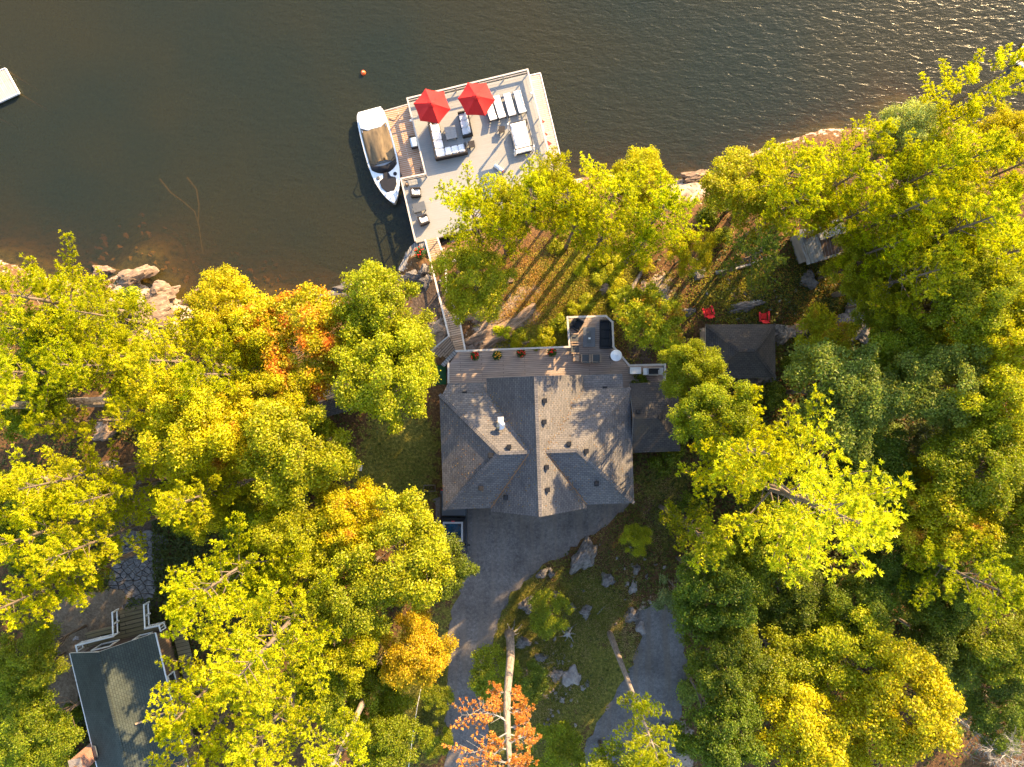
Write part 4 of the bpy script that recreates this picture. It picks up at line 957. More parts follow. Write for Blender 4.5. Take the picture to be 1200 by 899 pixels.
# lounge bay
low_table('fire_table', 'slate grey rectangular fire table in the lounge bay', 690.4, 395, .90, 1.46, .6, 0, 'slate', 'slate', z=ZP)
p = P(691, 396.3, ZP + .62); tb_ = [o for o in C.objects if o.name.startswith('fire_table')][0]
q = MB(); q.box((.0, -.0, .612), (.32, .9, .022)); q.build('burner_lid', M['sling'], tb_); q = MB(); q.box((.02, -.1, .635), (.16, .12, .02)); q.build('burner_knob', M['trim'], tb_)
p = P(710.9, 391.6, ZP + .5); sofa('three_seat_sofa', 'black three-seat outdoor sofa along the lounge bay rail', (p.x, p.y, ZP), R(-90), 2.12, 3, 'charc', frm='black', depth=.95)
p = P(676, 380, ZP + .4); sofa('armchair', 'black swivel armchair turned in the corner of the lounge bay', (p.x, p.y, ZP), R(60), .85, 1, 'charc', frm='black', depth=.82, cat='armchair')
def deck_chair(px, py, rz, label):
    p = P(px, py, ZP + .4); t = thing('wooden_armchair', label, 'chair', (p.x, p.y, ZP), rz)
    block('seat', (0, 0, .40), (.50, .56, .06), 'sling', t, .015); block('backrest', (0, .28, .62), (.50, .06, .44), 'sling', t, .015, rx=R(-12))
    for s in (-1, 1):
        block('armrest', (s * .31, 0, .60), (.08, .62, .035), 'teak', t, .008)
        for y in (-.26, .28): q = MB(); q.box((s * .31, y, .29), (.05, .05, .58)); q.build('leg', M['teak'], t)
deck_chair(673.4, 396.4, R(90), 'wooden armchair with grey sling left of the fire table, upper one')
deck_chair(674.2, 409.2, R(90), 'wooden armchair with grey sling left of the fire table, lower one')
deck_chair(686.2, 420.2, R(180), 'wooden armchair with grey sling below the fire table, beside the little teak table')
deck_chair(698.8, 420.0, R(180), 'wooden armchair with grey sling below the fire table, right one')
low_table('side_table', 'little square pale teak table in the corner below the left chairs', 675.2, 419.6, .46, .5, .45, 0, 'teak', 'teak', z=ZP)
p = P(722.3, 416.6, ZP + 2.2); t = thing('patio_heater', 'round white-topped patio heater beside the lounge bay', 'patio heater', (p.x, p.y, ZP))
q = MB(); q.lathe([(.24, 0), (.24, .5), (.2, .55), (.03, .56)], n=16); q.build('gas_housing', M['black'], t)
q = MB(); q.tube([(0, 0, .5), (0, 0, 1.9)], .035, 8); q.build('pole', M['steel'], t); q = MB(); q.lathe([(.1, 1.85), (.12, 2.1), (.1, 2.12)], n=12); q.build('burner', M['steel'], t)
q = MB(); q.lathe([(.42, 2.13), (.41, 2.16), (.3, 2.22), (.08, 2.26), (.05, 2.30), (.01, 2.31)], n=24); q.build('reflector', M['whitep'], t, smooth=False)
p = P(744.7, 434.3, ZP + .9); t = thing('storage_cabinet', 'white topped outdoor cabinet left of the grill', 'cabinet', (p.x, p.y, ZP), R(1))
block('body', (0, 0, .43), (.78, .46, .86), 'steel', t, .01); block('counter_top', (0, 0, .885), (.82, .50, .05), 'trim', t, .01)
for s in (-1, 1): block('door', (s * .19, -.237, .43), (.36, .02, .76), 'trim', t, .004)
p = P(765.8, 435.3, ZP + .95); t = thing('gas_grill', 'stainless gas grill with open black lid in the deck corner', 'grill', (p.x, p.y, ZP), R(1))
block('cart', (0, 0, .4), (.95, .5, .74), 'steel', t, .01); block('firebox', (.0, 0, .84), (.80, .48, .18), 'steel', t, .02)
block('grate', (.0, -.02, .935), (.70, .36, .02), 'black', t, .004); block('lid', (.02, .16, 1.03), (.78, .12, .26), 'black', t, .04)
block('side_shelf', (-.60, 0, .86), (.28, .5, .05), 'trim', t, .01); block('side_shelf', (.60, 0, .86), (.28, .5, .05), 'steel', t, .01)
q = MB(); q.tube([(-.36, -.3, .86), (.36, -.3, .86)], .018, 6); q.build('handle', M['steel'], t)
p = P(515.3, 439.5, 0); t = thing('turf_mat', 'small green turf mat between lawn stairs and house corner', 'mat', (p.x, p.y, gz(p.x, p.y)), R(2)); block('pile', (0, 0, .04), (.95, 1.45, .04), 'turf', t, .01); block('edging', (0, 0, .015), (1.02, 1.52, .03), 'black', t, .004)

# ------------------------------------------------------------------ roofs and houses
def roof_solid(name, polys, th, mt, parent, fascia='taupe'):
    "one shell from touching roof planes, closed along its outer edge"
    key = {}; v = []
    def vi(p):
        k = tuple(round(c, 3) for c in p)
        if k not in key: key[k] = len(v); v.append(k)
        return key[k]
    F_ = [[vi(p) for p in poly] for poly in polys]; n = len(v); cnt = {}
    for f in F_:
        for i in range(len(f)): e = (f[i], f[(i + 1) % len(f)]); cnt[tuple(sorted(e))] = cnt.get(tuple(sorted(e)), []) + [e]
    q = MB(); q.v = list(v); q.f = [tuple(f) for f in F_]; r_ = q.build(name, M[mt], parent, uv=True)
    # underside and fascia as their own board
    q = MB(); lo = [(a, b_, c - .012) for a, b_, c in v]; l2 = [(a, b_, c - th) for a, b_, c in v]; q.v = lo + l2; q.f = [tuple(i + n for i in f[::-1]) for f in F_]
    for e in cnt.values():
        if len(e) == 1: a, b_ = e[0]; q.f.append((a, b_, b_ + n, a + n))
    q.build('fascia', M[fascia], parent); return r_
def upward(poly):
    a = Vector(poly[1]) - Vector(poly[0]); nrm = Vector((0, 0, 0))
    for i in range(1, len(poly) - 1): nrm += (Vector(poly[i]) - Vector(poly[0])).cross(Vector(poly[i + 1]) - Vector(poly[0]))
    return poly if nrm.z > 0 else poly[::-1]
def window(parent, c, wd, ht, rz, name='window'):
    f = MB(); m_ = Matrix.Translation(c) @ Matrix.Rotation(rz, 4, 'Z'); f.m = m_
    for s in (-1, 1): f.box((s * (wd / 2 - .03), -.03, 0), (.07, .09, ht)); f.box((0, -.03, s * (ht / 2 - .03)), (wd - .142, .09, .07))
    o = f.build('window', M['trim'], parent)
    g_ = MB(); g_.m = m_; g_.box((0, -.012, 0), (wd - .14, .02, ht - .14)); g_.build('pane', M['glass'], o)
def roof_vent(parent, x, y, z, rz=0, s=.26, mt='black', name='roof_vent'):
    q = MB(); q.m = Matrix.Translation((x, y, z)) @ Matrix.Rotation(rz, 4, 'Z'); q.box((0, 0, 0), (s, s, .16)); q.box((0, 0, .12), (s * 1.25, s * 1.25, .08), top=.8); q.build(name, M[mt], parent)
hc = P(629.05, 525.85, 3.2); E_ = 3.2; bR = .62; aR = .89; hw = 6.8; hd = 4.12; gw = 3.42
house = thing('house', 'large lake house with grey shingled hip roof and a central cross gable', 'house', (hc.x, hc.y, 0), R(2.0))
rw = E_ + hd * bR; RG = E_ + gw * aR; vx = gw - (rw - E_) / aR; rx_ = hw - hd; gn, gs = 5.15, -4.36
polys = []
for s in (-1, 1):
    polys += [upward([(s * hw, -hd, E_), (s * hw, hd, E_), (s * rx_, 0, rw)]),
              upward([(s * hw, hd, E_), (s * rx_, 0, rw), (s * vx, 0, rw), (s * gw, hd, E_)]),
              upward([(s * hw, -hd, E_), (s * rx_, 0, rw), (s * vx, 0, rw), (s * gw, -hd, E_)]),
              upward([(s * gw, gs, E_), (s * gw, -hd, E_), (s * vx, 0, rw), (s * gw, hd, E_), (s * gw, gn, E_), (0, gn, RG), (0, gs, RG)])]
roof_solid('roof', polys, .2, 'roof', house)
roof_o = [o for o in C.objects if o.parent == house and o.name.startswith('roof')][0]
q = MB(); q.box((0, 0, E_ / 2 - .12), (2 * hw - 1.0, 2 * hd - .9, E_ - .22)); 
q.build('wall', M['siding'], house)
q = MB(); g2 = gw - .45
q.add([(-g2, gs + .42, 0), (g2, gs + .42, 0), (g2, gs + .42, E_ + .1), (0, gs + .42, RG - .25), (-g2, gs + .42, E_ + .1), (-g2, gn - .4, 0), (g2, gn - .4, 0), (g2, gn - .4, E_ + .1), (0, gn - .4, RG - .25), (-g2, gn - .4, E_ + .1)], [(0, 4, 3, 2, 1), (5, 6, 7, 8, 9), (0, 1, 6, 5), (1, 2, 7, 6), (4, 0, 5, 9), (3, 4, 9, 8), (2, 3, 8, 7)]); q.build('gable_wall', M['siding'], house)
for x in (-5, -4): pass
for (x, wd) in ((-1.8, 1.4), (0, 1.6), (1.8, 1.4)): window(house, (x, gn - .398, 1.7), wd, 2.2, R(180))
for x in (-5.2, 5.0): window(house, (x, hd - .448, 1.6), 1.5, 1.4, R(180))
for x in (-5.0, 5.0): window(house, (x, -hd + .448, 1.6), 1.2, 1.2, 0)
for s in (-1, 1): q = MB(); q.box((s * 1.5, gs + .40, 1.2), (2.5, .06, 2.2)); gd = q.build('garage_door', M['trim'], house)
for y in (-2, 1.5): window(house, (-hw + .498, y, 1.6), 1.2, 1.2, R(-90)); window(house, (hw - .498, y, 1.6), 1.2, 1.2, R(90))
def hz(x, y):
    "height of the house roof above a local point"
    h = -9
    if abs(x) <= hw and abs(y) <= hd: h = min(E_ + (hw - abs(x)) * bR, E_ + (hd - abs(y)) * bR)
    if abs(x) <= gw and gs <= y <= gn: h = max(h, E_ + (gw - abs(x)) * aR)
    return h
# fallen leaves caught on the shingles
r = np.random.default_rng(14); cen = []
while len(cen) < 900:
    if r.random() < .5:
        u = r.random(); s_ = r.choice([-1, 1]); v_ = r.choice([-1, 1]); x = s_ * (vx + (gw - vx) * u) + r.normal() * .18; y = v_ * hd * u + r.normal() * .18
    else: x, y = r.uniform(-hw, hw), r.uniform(-hd, hd)
    z = hz(x, y) if abs(x) < hw and abs(y) < hd else -9
    if z > 0: cen.append((x, y, z + .03))
cen = np.array(cen); nor = unit(np.array([0, 0, 1.0]) + r.normal(size=cen.shape) * .4); ax = frame(nor, r) * r.uniform(.03, .06, (len(cen), 1))
me = leaf_mesh('fallen_leaves', cen, ax, unit(np.cross(nor, ax)) * .025, M['leaf']); o = bpy.data.objects.new('fallen_leaves', me); C.objects.link(o); o.parent = house; o.color = (.30, .17, .05, 1); o['kind'] = 'stuff'
# valley and hip flashing
q = MB()
for s in (-1, 1): q.bar((s * gw, -hd, E_ + .02), (s * vx, 0, rw + .02), .07, .02)
q.build('valley_flashing', M['flash'], house)
q = MB()
for s in (-1, 1):
    for u in (-1, 1):
        q.bar((s * hw, u * hd, E_ + .015), (s * rx_, 0, rw + .015), .24, .03)
    q.bar((s * rx_, 0, rw + .015), (s * vx, 0, rw + .015), .24, .03)
q.bar((0, gs, RG + .01), (0, gn, RG + .01), .22, .03); q.build('ridge_cap', M['roof'], house, uv=True)
# low eave roofs on the lake side
for (x0, x1, y1) in ((-6.72, -3.5, 4.86), (3.5, 6.35, 5.12)):
    polys = [upward([(x0, hd - .25, 3.06), (x1, hd - .25, 3.06), (x1, y1, 2.74), (x0 + (.5 if x0 < 0 else 0), y1, 2.74)])]
    g_ = roof_solid('porch_roof', polys, .12, 'roof', house)
    q = MB(); q.box(((x0 + x1) / 2 + .1, hd - .25 + .3, 3.0), (.34, .2, .08)); q.build('ridge_vent', M['black'], house)
inv = wmat(house).inverted()
for (a, c) in [(638.5, 469.5), (637.9, 494.3), (640.7, 547.4), (641.9, 573.8), (666.8, 520), (687.2, 528.5), (699, 567), (592.3, 583), (564, 572.4), (574.7, 533.5), (596.5, 523.6)]:
    z = 4.5
    for _ in range(5): v = inv @ P(a, c, z); z = hz(v.x, v.y) + .12
    roof_vent(house, v.x, v.y, z)
z = 5
for _ in range(5): v = inv @ P(586.9, 498.5, z); z = hz(v.x, v.y) + .5
q = MB(); q.m = Matrix.Translation((v.x, v.y, z)); q.lathe([(.14, -.7), (.14, .1), (.3, .12), (.3, .2), (.1, .3), (.02, .3)], n=16); ch = q.build('chimney', M['steel'], house)
q = MB(); q.m = Matrix.Translation((v.x, v.y + .32, z - .3)); q.box((0, 0, 0), (.4, .5, .12)); q.build('chimney_saddle', M['trim'], ch)
# hip-roofed side wing of the house
wc = P(767, 489, 2.8)
wing = thing('side_annex', 'small dark shingled annex with hipped end attached right of the house', 'annex', (wc.x + .02, wc.y, 0), R(2.0))
e = 2.85; w2, d2 = 1.75, 2.5; rr = e + d2 * .5
P0 = [(-w2, -d2, e), (w2, -d2, e), (w2, d2, e), (-w2, d2, e), (w2 - 1.75, 0, rr), (-w2, 0, rr)]
roof_solid('roof', [upward([P0[0], P0[1], P0[4], P0[5]]), upward([P0[1], P0[2], P0[4]]), upward([P0[2], P0[3], P0[5], P0[4]])], .18, 'roofdark', wing)
q = MB(); q.box((-.1, 0, e / 2 - .1), (2 * w2 - .7, 2 * d2 - .8, e - .2)); q.build('wall', M['siding'], wing)
roof_vent(wing, -1.35, .5, e + 1.05); roof_vent(wing, .15, .05, e + 1.22)
window(wing, (w2 - .448, 0, 1.5), 1.2, 1.1, R(90))
def hip(name, label, px0, px1, e, pitch, rot, mt, cat, wall='siding', inset=.35, ground=0.0, longx=True):
    a = P(*px0, e); c = P(*px1, e); cx, cy = (a.x + c.x) / 2, (a.y + c.y) / 2; w_, d_ = abs(c.x - a.x) / 2, abs(c.y - a.y) / 2
    t = thing(name, label, cat, (cx, cy, ground), rot); k = min(w_, d_); e2 = e - ground; r_ = e2 + k * pitch
    if w_ >= d_: A, B = (-(w_ - k), 0, r_), ((w_ - k), 0, r_)
    q4 = [(-w_, -d_, e2), (w_, -d_, e2), (w_, d_, e2), (-w_, d_, e2)]
    roof_solid('roof', [upward([q4[0], q4[1], B, A]), upward([q4[1], q4[2], B]), upward([q4[2], q4[3], A, B]), upward([q4[3], q4[0], A])], .16, mt, t)
    q = MB()
    for u, v_ in ((q4[0], A), (q4[3], A), (q4[1], B), (q4[2], B), (A, B)): q.bar(Vector(u) + Vector((0, 0, .012)), Vector(v_) + Vector((0, 0, .012)), .2, .025)
    q.build('ridge_cap', M[mt], t, uv=True)
    q = MB(); q.box((0, 0, e2 / 2 - .08), (2 * w_ - 2 * inset, 2 * d_ - 2 * inset, e2 - .15)); q.build('wall', M[wall], t)
    window(t, (0, d_ - inset + .002, e2 * .55), 1.1, 1.0, R(180)); window(t, (w_ - inset + .002, 0, e2 * .55), 1.0, 1.0, R(90)); window(t, (-w_ + inset - .002, 0, e2 * .55), 1.0, 1.0, R(-90))
    return t
pv = hip('pavilion', 'square dark grey hip-roofed pavilion below the two red chairs', (827.1, 380.2), (908.6, 442.8), 2.6, .75, R(.4), 'roofdark', 'pavilion', ground=-.05)
q = MB(); pvm = wmat(pv).inverted(); v = P(823.5, 402, .9)
for k in range(6): q.bar(pvm @ P(822 + k * .9, 386, .5), pvm @ P(822 + k * .9, 411, .5), .045, .09)
for zz in (0.1, .85): q.box((pvm @ P(824.2, 398, .5)) + Vector((0, 0, zz - .5)), (.32, 1.7, .06))
q.build('side_rack', M['teak'], pv)

# ---- south west cottage
cot = thing('cottage', 'cottage with faded green shingle roof in the bottom left', 'cottage', (0, 0, 0), 0)
eL = P(82, 765.6, 3.0); eR = P(184, 753.5, 3.0); ang = R(13.5)
ux = Vector((math.cos(ang), math.sin(ang), 0)); uy = Vector((-math.sin(ang), math.cos(ang), 0))
wW = (eR - eL).dot(ux); cot.location = (eL.x, eL.y, 0); cot.rotation_euler = (0, 0, ang)
LL = 12.0; hr = wW / 2; ec, rc = 3.0, 3.0 + hr * .62
roof_solid('roof', [upward([(0, 0, ec), (hr, 0, rc), (hr, -LL, rc), (0, -LL, ec)]), upward([(hr, 0, rc), (wW, .55, ec), (wW, -6.2, ec), (hr, -LL, rc)][:0] or [(hr, 0, rc), (wW, 0, ec), (wW, -LL, ec), (hr, -LL, rc)])], .16, 'roofgreen', cot, fascia='trim')
q = MB(); q.bar((hr, -LL, rc + .012), (hr, 0, rc + .012), .2, .025); q.build('ridge_cap', M['roofgreen'], cot, uv=True)
q = MB(); ins = .35
q.add([(ins, -ins, 0), (wW - ins, -ins, 0), (wW - ins, -ins, ec + ins * .62 - .18), (hr, -ins, rc - .2), (ins, -ins, ec + ins * .62 - .18), (ins, -LL + ins, 0), (wW - ins, -LL + ins, 0), (wW - ins, -LL + ins, ec), (hr, -LL + ins, rc - .2), (ins, -LL + ins, ec)], [(0, 1, 2, 3, 4), (5, 9, 8, 7, 6), (0, 5, 6, 1), (1, 6, 7, 2), (4, 9, 5, 0), (2, 7, 8, 3), (3, 8, 9, 4)]); q.build('wall', M['siding'], cot)
q = MB(); q.bar((-.03, -LL, ec - .06), (-.03, 0, ec - .06), .09, .10); q.bar((wW + .03, -LL, ec - .06), (wW + .03, 0, ec - .06), .09, .10); q.build('gutter', M['trim'], cot)
window(cot, (1.8, -ins + .002, 1.6), 1.4, 1.5, R(180)); window(cot, (4.6, -ins + .002, 1.6), 1.0, 1.2, R(180)); window(cot, (ins - .002, -4, 1.5), 1.1, 1.1, R(-90)); window(cot, (wW - ins + .002, -4, 1.5), 1.1, 1.1, R(90))
q = MB(); q.box((-.35, -7.4, 2.35), (.75, 1.0, 4.7)); ch = q.build('chimney', M['brick'], cot, uv=True)
q = MB(); q.box((-.35, -7.4, 4.75), (.86, 1.1, .1)); q.build('chimney_cap', M['stone'], ch); q = MB(); q.lathe([(.1, 4.8), (.13, 5.05), (.12, 5.05)], (-.35, -7.4, 0), 10); q.build('flue_pot', M['terra'], ch)
q = MB(); q.box((.30, -7.15, ec + .62 * .3 + .12), (.35, .8, .1), ry=R(-30)); q.build('saddle', M['tonneau'], cot)
# lower step of the east slope
q = MB(); q.bar((wW * .66, -5.6, rc - (wW * .66 - hr) * .62 + .05), (wW + .02, -5.6, ec + .05), .10, .16); q.build('step_flashing', M['teak'], cot)
q = MB(); q.bar((wW + .55, -.6, .5), (wW + .55, -5.5, .5), 1.0, .08); q.build('side_deck', M['mossyboards'], cot)
# cottage porch with white railings and steps
pz = .75
por = thing('porch', 'narrow board porch with white railings and mossy steps on the lake side of the cottage', 'porch', tuple(cot.location), ang)
q = MB(); q.prism([(-.32, -.34), (wW - .2, -.34), (wW - .2, .22), (-.32, .22)], pz - .1, pz); q.build('boards', M['mossyboards'], por)
def lrail(t, pts, z, h=.92):
    wp = [wmat(t) @ Vector((a, c, z)) for a, c in pts]; return railing(t, [(v.x, v.y) for v in wp], z, h=h, mt='trim', wires=0, gap=1.3, cap=.11)
for pts in ([(-.28, -.25), (-.28, .18), (2.54, .20)], [(4.92, .20), (wW - .25, .18), (wW - .22, -.25)]):
    lr_ = lrail(por, pts, pz)
    q = MB()
    for i in range(len(pts) - 1):
        a = Vector((*pts[i], pz + .12)); c = Vector((*pts[i + 1], pz + .12)); q.bar(a, c, .06, .08); n = max(2, int((c - a).length / .16))
        for k in range(1, n): q.box(a.lerp(c, k / n) + Vector((0, 0, .37)), (.04, .04, .76))
    w_ = q.build('baluster', M['trim'], lr_)
for k in range(5):
    q = MB(); q.box((3.73, .40 + k * .30, pz - .13 - k * .12), (2.25, .29, .08)); q.build('step', M['mossyboards'], por)
for x in (2.54, 4.94):
    q = MB(); q.bar((x, .22, pz + .92), (x, 1.85, pz + .28), .1, .06); hr_ = q.build('handrail', M['trim'], por); q = MB(); q.bar((x, .24, pz + .25), (x, 1.85, pz - .42), .07, .08)
    q.build('lower_rail', M['trim'], hr_)
    for (y, z0) in ((1.8, pz + .28), (1.0, pz + .60)): q = MB(); q.box((x, y, z0 - .45), (.1, .1, .92)); q.build('post', M['trim'], hr_)
q = MB(); q.box((1.1, .52, .62), (2.3, .42, .06)); q.build('bench_seat', M['mossyboards'], por)
q = MB(); q.box((1.1, .52, .29), (2.1, .34, .58)); q.build('bench_base', M['siding'], por)
# flagstone path
t = thing('flagstone_path', 'irregular flagstone path leading up from the cottage steps', 'path', tuple(P(152, 665, 0)), R(8))
del t['category']; 
bpy.data.objects.remove(t)
r = np.random.default_rng(5); stones = []
q = MB()
cells = []
for i in range(16):
    for j in range(5):
        cells.append((132 + j * 9.6 + (i % 2) * 4 + r.uniform(-3.4, 3.4) + (690 - (632 + i * 5.6)) * .22, 632 + i * 5.2 + r.uniform(-2, 2)))
cells = np.array(cells)
from itertools import combinations
for i, c0 in enumerate(cells):
    poly = [Vector((c0[0] + 9 * math.cos(a), c0[1] + 9 * math.sin(a))) for a in np.linspace(0, 2 * math.pi, 20, endpoint=False)]
    for j, c1 in enumerate(cells):
        if i == j or np.hypot(*(c1 - c0)) > 18: continue
        m_ = Vector((c0 + c1) / 2); n_ = Vector(c1 - c0).normalized(); m_ = m_ - n_ * .42; out = []
        for k in range(len(poly)):
            a, c = poly[k], poly[(k + 1) % len(poly)]; da, dc = (a - m_).dot(n_), (c - m_).dot(n_)
            if da <= 0: out.append(a)
            if (da <= 0) != (dc <= 0): out.append(a.lerp(c, da / (da - dc)))
        poly = out
        if len(poly) < 3: break
    if len(poly) >= 3:
        z = float(r.uniform(.03, .05)) + .06
        pts = [P(p_.x, p_.y, 0) for p_ in poly]; gg = max(gz(p_.x, p_.y) for p_ in pts); q.prism([(p_.x, p_.y) for p_ in pts], gg - .15, gg + z)
tag(q.build('stone_path', M['granite'], None), 'irregular flagstone path leading up from the cottage steps', kind='structure')

# ---- tin shack of the east wood
g0 = gz(*P2(968, 280, 2.5)); v = P(967, 281, 2.4 + g0)
sh = thing('tin_shack', 'old shack roofed with weathered grey tin and bare boards', 'shack', (v.x, v.y, g0), R(17))
polys = [upward([(-1.7, -1.15, 2.2), (-1.7, 0.25, 2.75), (-.35, .25, 2.75), (-.35, -1.15, 2.2)])]
q = MB(); q.prism([(-1.75, -1.35), (-.45, -1.35), (-.45, 1.25), (-1.75, 1.25)], [2.25, 2.45, 2.45, 2.25], [2.30, 2.5, 2.5, 2.30]); q.build('tin_sheet', M['tin'], sh)
q = MB(); q.prism([(-.42, .05), (1.6, .05), (1.6, 1.2), (-.42, 1.2)], [2.62, 2.62, 2.5, 2.5], [2.68, 2.68, 2.56, 2.56]); q.build('tin_sheet', M['tin'], sh)
q = MB(); q.prism([(-.42, -1.2), (1.7, -1.2), (1.7, .04), (-.42, .04)], [2.2, 2.2, 2.5, 2.5], [2.25, 2.25, 2.55, 2.55]); q.build('roof_boards', M['rustwood'], sh)
q = MB(); q.box((.2, -1.28, 2.27), (2.9, .18, .03)); q.build('eave_sheet', M['tin'], sh)
q = MB(); q.box((0, 0, 1.05), (3.0, 2.1, 2.2)); q.build('wall', M['rustwood'], sh)
# ---- black shed of the west wood
g0 = gz(*P2(400, 465, 2.5)); v = P(394, 466, 2.5 + g0)
sh = thing('black_shed', 'dark shed under the trees with black gable roof and mossy lean-to', 'shed', (v.x, v.y, g0), R(15))
e = 2.2
roof_solid('roof', [upward([(-1.4, .0, e + .55), (.8, .0, e + .55), (.8, 1.15, e), (-1.4, 1.15, e)]), upward([(-1.4, 0, e + .55), (.8, 0, e + .55), (.8, -1.15, e), (-1.4, -1.15, e)])], .1, 'roofdark', sh)
q = MB(); q.box((-.3, 0, 1.1), (2.0, 2.0, 2.15)); q.build('wall', M['siding'], sh)
q = MB(); q.box((.90, 0, e + .42), (.16, 2.2, .07), ry=R(4)); q.build('gable_board', M['mossyboards'], sh)
q = MB(); q.prism([(1.0, -.95), (1.95, -.95), (1.95, 1.0), (1.0, 1.0)], [1.98, 1.9, 1.9, 1.98], [2.05, 1.97, 1.97, 2.05]); q.build('lean_to_roof', M['mossyboards'], sh)
q = MB(); q.box((1.45, 0, .95), (.8, 1.7, 1.88)); q.build('lean_to_wall', M['siding'], sh)

# ---- red chairs by the pavilion
def adirondack(px, py, rz, label):
    g0 = G(px, py); t = thing('adirondack_chair', label, 'chair', tuple(g0), rz)
    q = MB()
    for k in range(5): q.box((0, -.22 + k * .115, .34 - k * .03), (.50, .105, .025), rx=R(-8))
    q.build('seat', M['redpaint'], t)
    q = MB()
    for k in range(5): q.box((-.2 + k * .1, .38 , .62 - .0), (.092, .025, .78 - abs(k - 2) * .07), rx=R(-24))
    q.build('backrest', M['redpaint'], t)
    for s in (-1, 1):
        q = MB(); q.box((s * .34, -.02, .56), (.14, .72, .03)); q.build('armrest', M['redpaint'], t)
        for y in (-.30, .28): q = MB(); q.box((s * .29, y, .27), (.035, .09, .55)); q.build('leg', M['redpaint'], t)
    block('cushion', (0, -.05, .40), (.40, .40, .07), 'orangep' if 0 else 'red', t, .02)
adirondack(828.4, 366.2, R(198), 'red slatted garden chair at the left above the pavilion roof corner'); adirondack(893.2, 371.8, R(184), 'red slatted garden chair at the right against the pavilion eave')

# ---- pickup truck half under the eave
def truck():
    v = P(531.5, 622, 1.2); t = thing('pickup_truck', 'black pickup truck parked under the eave at the house corner', 'pickup truck', (v.x, v.y, 0), 0)
    # local +y = rear (towards the house)
    W = .99
    prof = [(-2.95, .55, .78, .86), (-2.85, .98, .92, .93), (-1.6, 1.12, .97, .98), (-1.35, 1.14, .98, .99), (2.75, 1.16, .98, .99), (2.95, 1.10, .96, .97)]
    q = MB(); rings = []
    for (y, zt, wt, wb) in prof: rings.append([(-wb, y, .38), (-wb - .01, y, .75), (-wt, y, zt), (-wt * .6, y, zt + .02), (wt * .6, y, zt + .02), (wt, y, zt), (wb + .01, y, .75), (wb, y, .38)])
    q.loft(rings, close=True); q.build('body', M['carpaint'], t)
    q = MB(); q.loft([[(-.93, -1.45, 1.10), (.93, -1.45, 1.10), (.93, 1.05, 1.12), (-.93, 1.05, 1.12)], [(-.76, -.72, 1.82), (.76, -.72, 1.82), (.76, .78, 1.84), (-.76, .78, 1.84)]], close=True); q.build('cab', M['carpaint'], t)
    # pale frame and glass roof
    q = MB()
    for s in (-1, 1): q.box((s * .67, .05, 1.85), (.13, 1.44, .035))
    q.box((0, .70, 1.85), (1.2, .13, .035)); q.box((0, -.60, 1.85), (1.2, .13, .035)); rf_ = q.build('roof_frame', M['greyp'], t)
    q = MB(); q.box((0, .05, 1.855), (1.19, 1.16, .02)); q.build('roof_glass', M['blueglass'], rf_)
    q = MB(); q.box((0, .80, 1.85), (.22, .06, .05)); q.build('brake_light', M['red'], t)
    q = MB(); q.add([(-.84, -1.38, 1.17), (.84, -1.38, 1.17), (.72, -.76, 1.79), (-.72, -.76, 1.79)], [(0, 1, 2, 3)]); q.build('windscreen', M['glass'], t)
    q = MB(); q.box((0, 2.0, 1.20), (1.72, 1.75, .05)); q.box((0, 2.0, 1.235), (1.70, .03, .02)); q.build('bed_cover', M['tonneau'], t, bevel=.01)
    for s in (-1, 1):
        q = MB(); q.box((s * 1.12, -1.05, 1.22), (.24, .12, .2)); q.build('side_mirror', M['black'], t, bevel=.02)
        q = MB(); q.box((s * .72, -2.86, .82), (.38, .16, .16)); q.build('headlight', M['trim'], t, bevel=.02)
        q = MB(); q.box((s * .88, 2.93, .9), (.14, .08, .34)); q.build('tail_light', M['red'], t, bevel=.01)
        for y in (-1.95, 1.95):
            q = MB(); q.m = Matrix.Translation((s * .86, y, .38)) @ Matrix.Rotation(R(90), 4, 'Y'); q.lathe([(.22, -.13), (.38, -.12), (.38, .12), (.22, .13)], n=20); wh = q.build('wheel', M['rubber'], t)
            q = MB(); q.m = Matrix.Translation((s * .90, y, .38)) @ Matrix.Rotation(R(90), 4, 'Y'); q.lathe([(.04, -.12), (.22, -.10), (.22, .10), (.04, .12)], n=14); q.build('rim', M['steel'], wh)
truck()
# ---- small yard items
p = G(503.5, 572); t = thing('yard_box', 'open rusty fire grate frame on the lawn left of the house', 'fire pit', tuple(p), R(2)); t.name = 'fire_pit'
q = MB()
for s in (-1, 1): q.box((s * .42, 0, .1), (.05, .5, .2)); q.box((0, s * .23, .1), (.79, .05, .2))
q.build('frame', M['bark'], t); q = MB()
for k in range(7): q.tube([(-.38 + k * .125, -.2, .17), (-.38 + k * .125, .2, .17)], .012, 4)
q.build('grate', M['black'], t)
p = G(421, 548); t = thing('garden_box', 'small grey utility box on the shaded lawn', 'box', tuple(p), R(-3)); block('body', (0, 0, .15), (.5, .38, .3), 'stone', t, .02); block('lid', (0, 0, .32), (.54, .42, .04), 'taupe', t, .008); t.name = 'utility_box'
t = thing('wire_fence', 'thin pale wire fence line on the grass left of the driveway', 'fence', tuple(G(488, 840)))
fp = [G(495, 800), G(490, 825), G(486, 850), G(482, 880), G(478, 910)]
for v in fp: q = MB(); q.tube([v, v + Vector((0, 0, .8))], .02, 5); q.build('post', M['deadwood'], t, world=True)
for h_ in (.45, .78): q = MB(); q.tube([v + Vector((0, 0, h_)) for v in fp], .012, 4); q.build('wire', M['trim'], t, world=True)

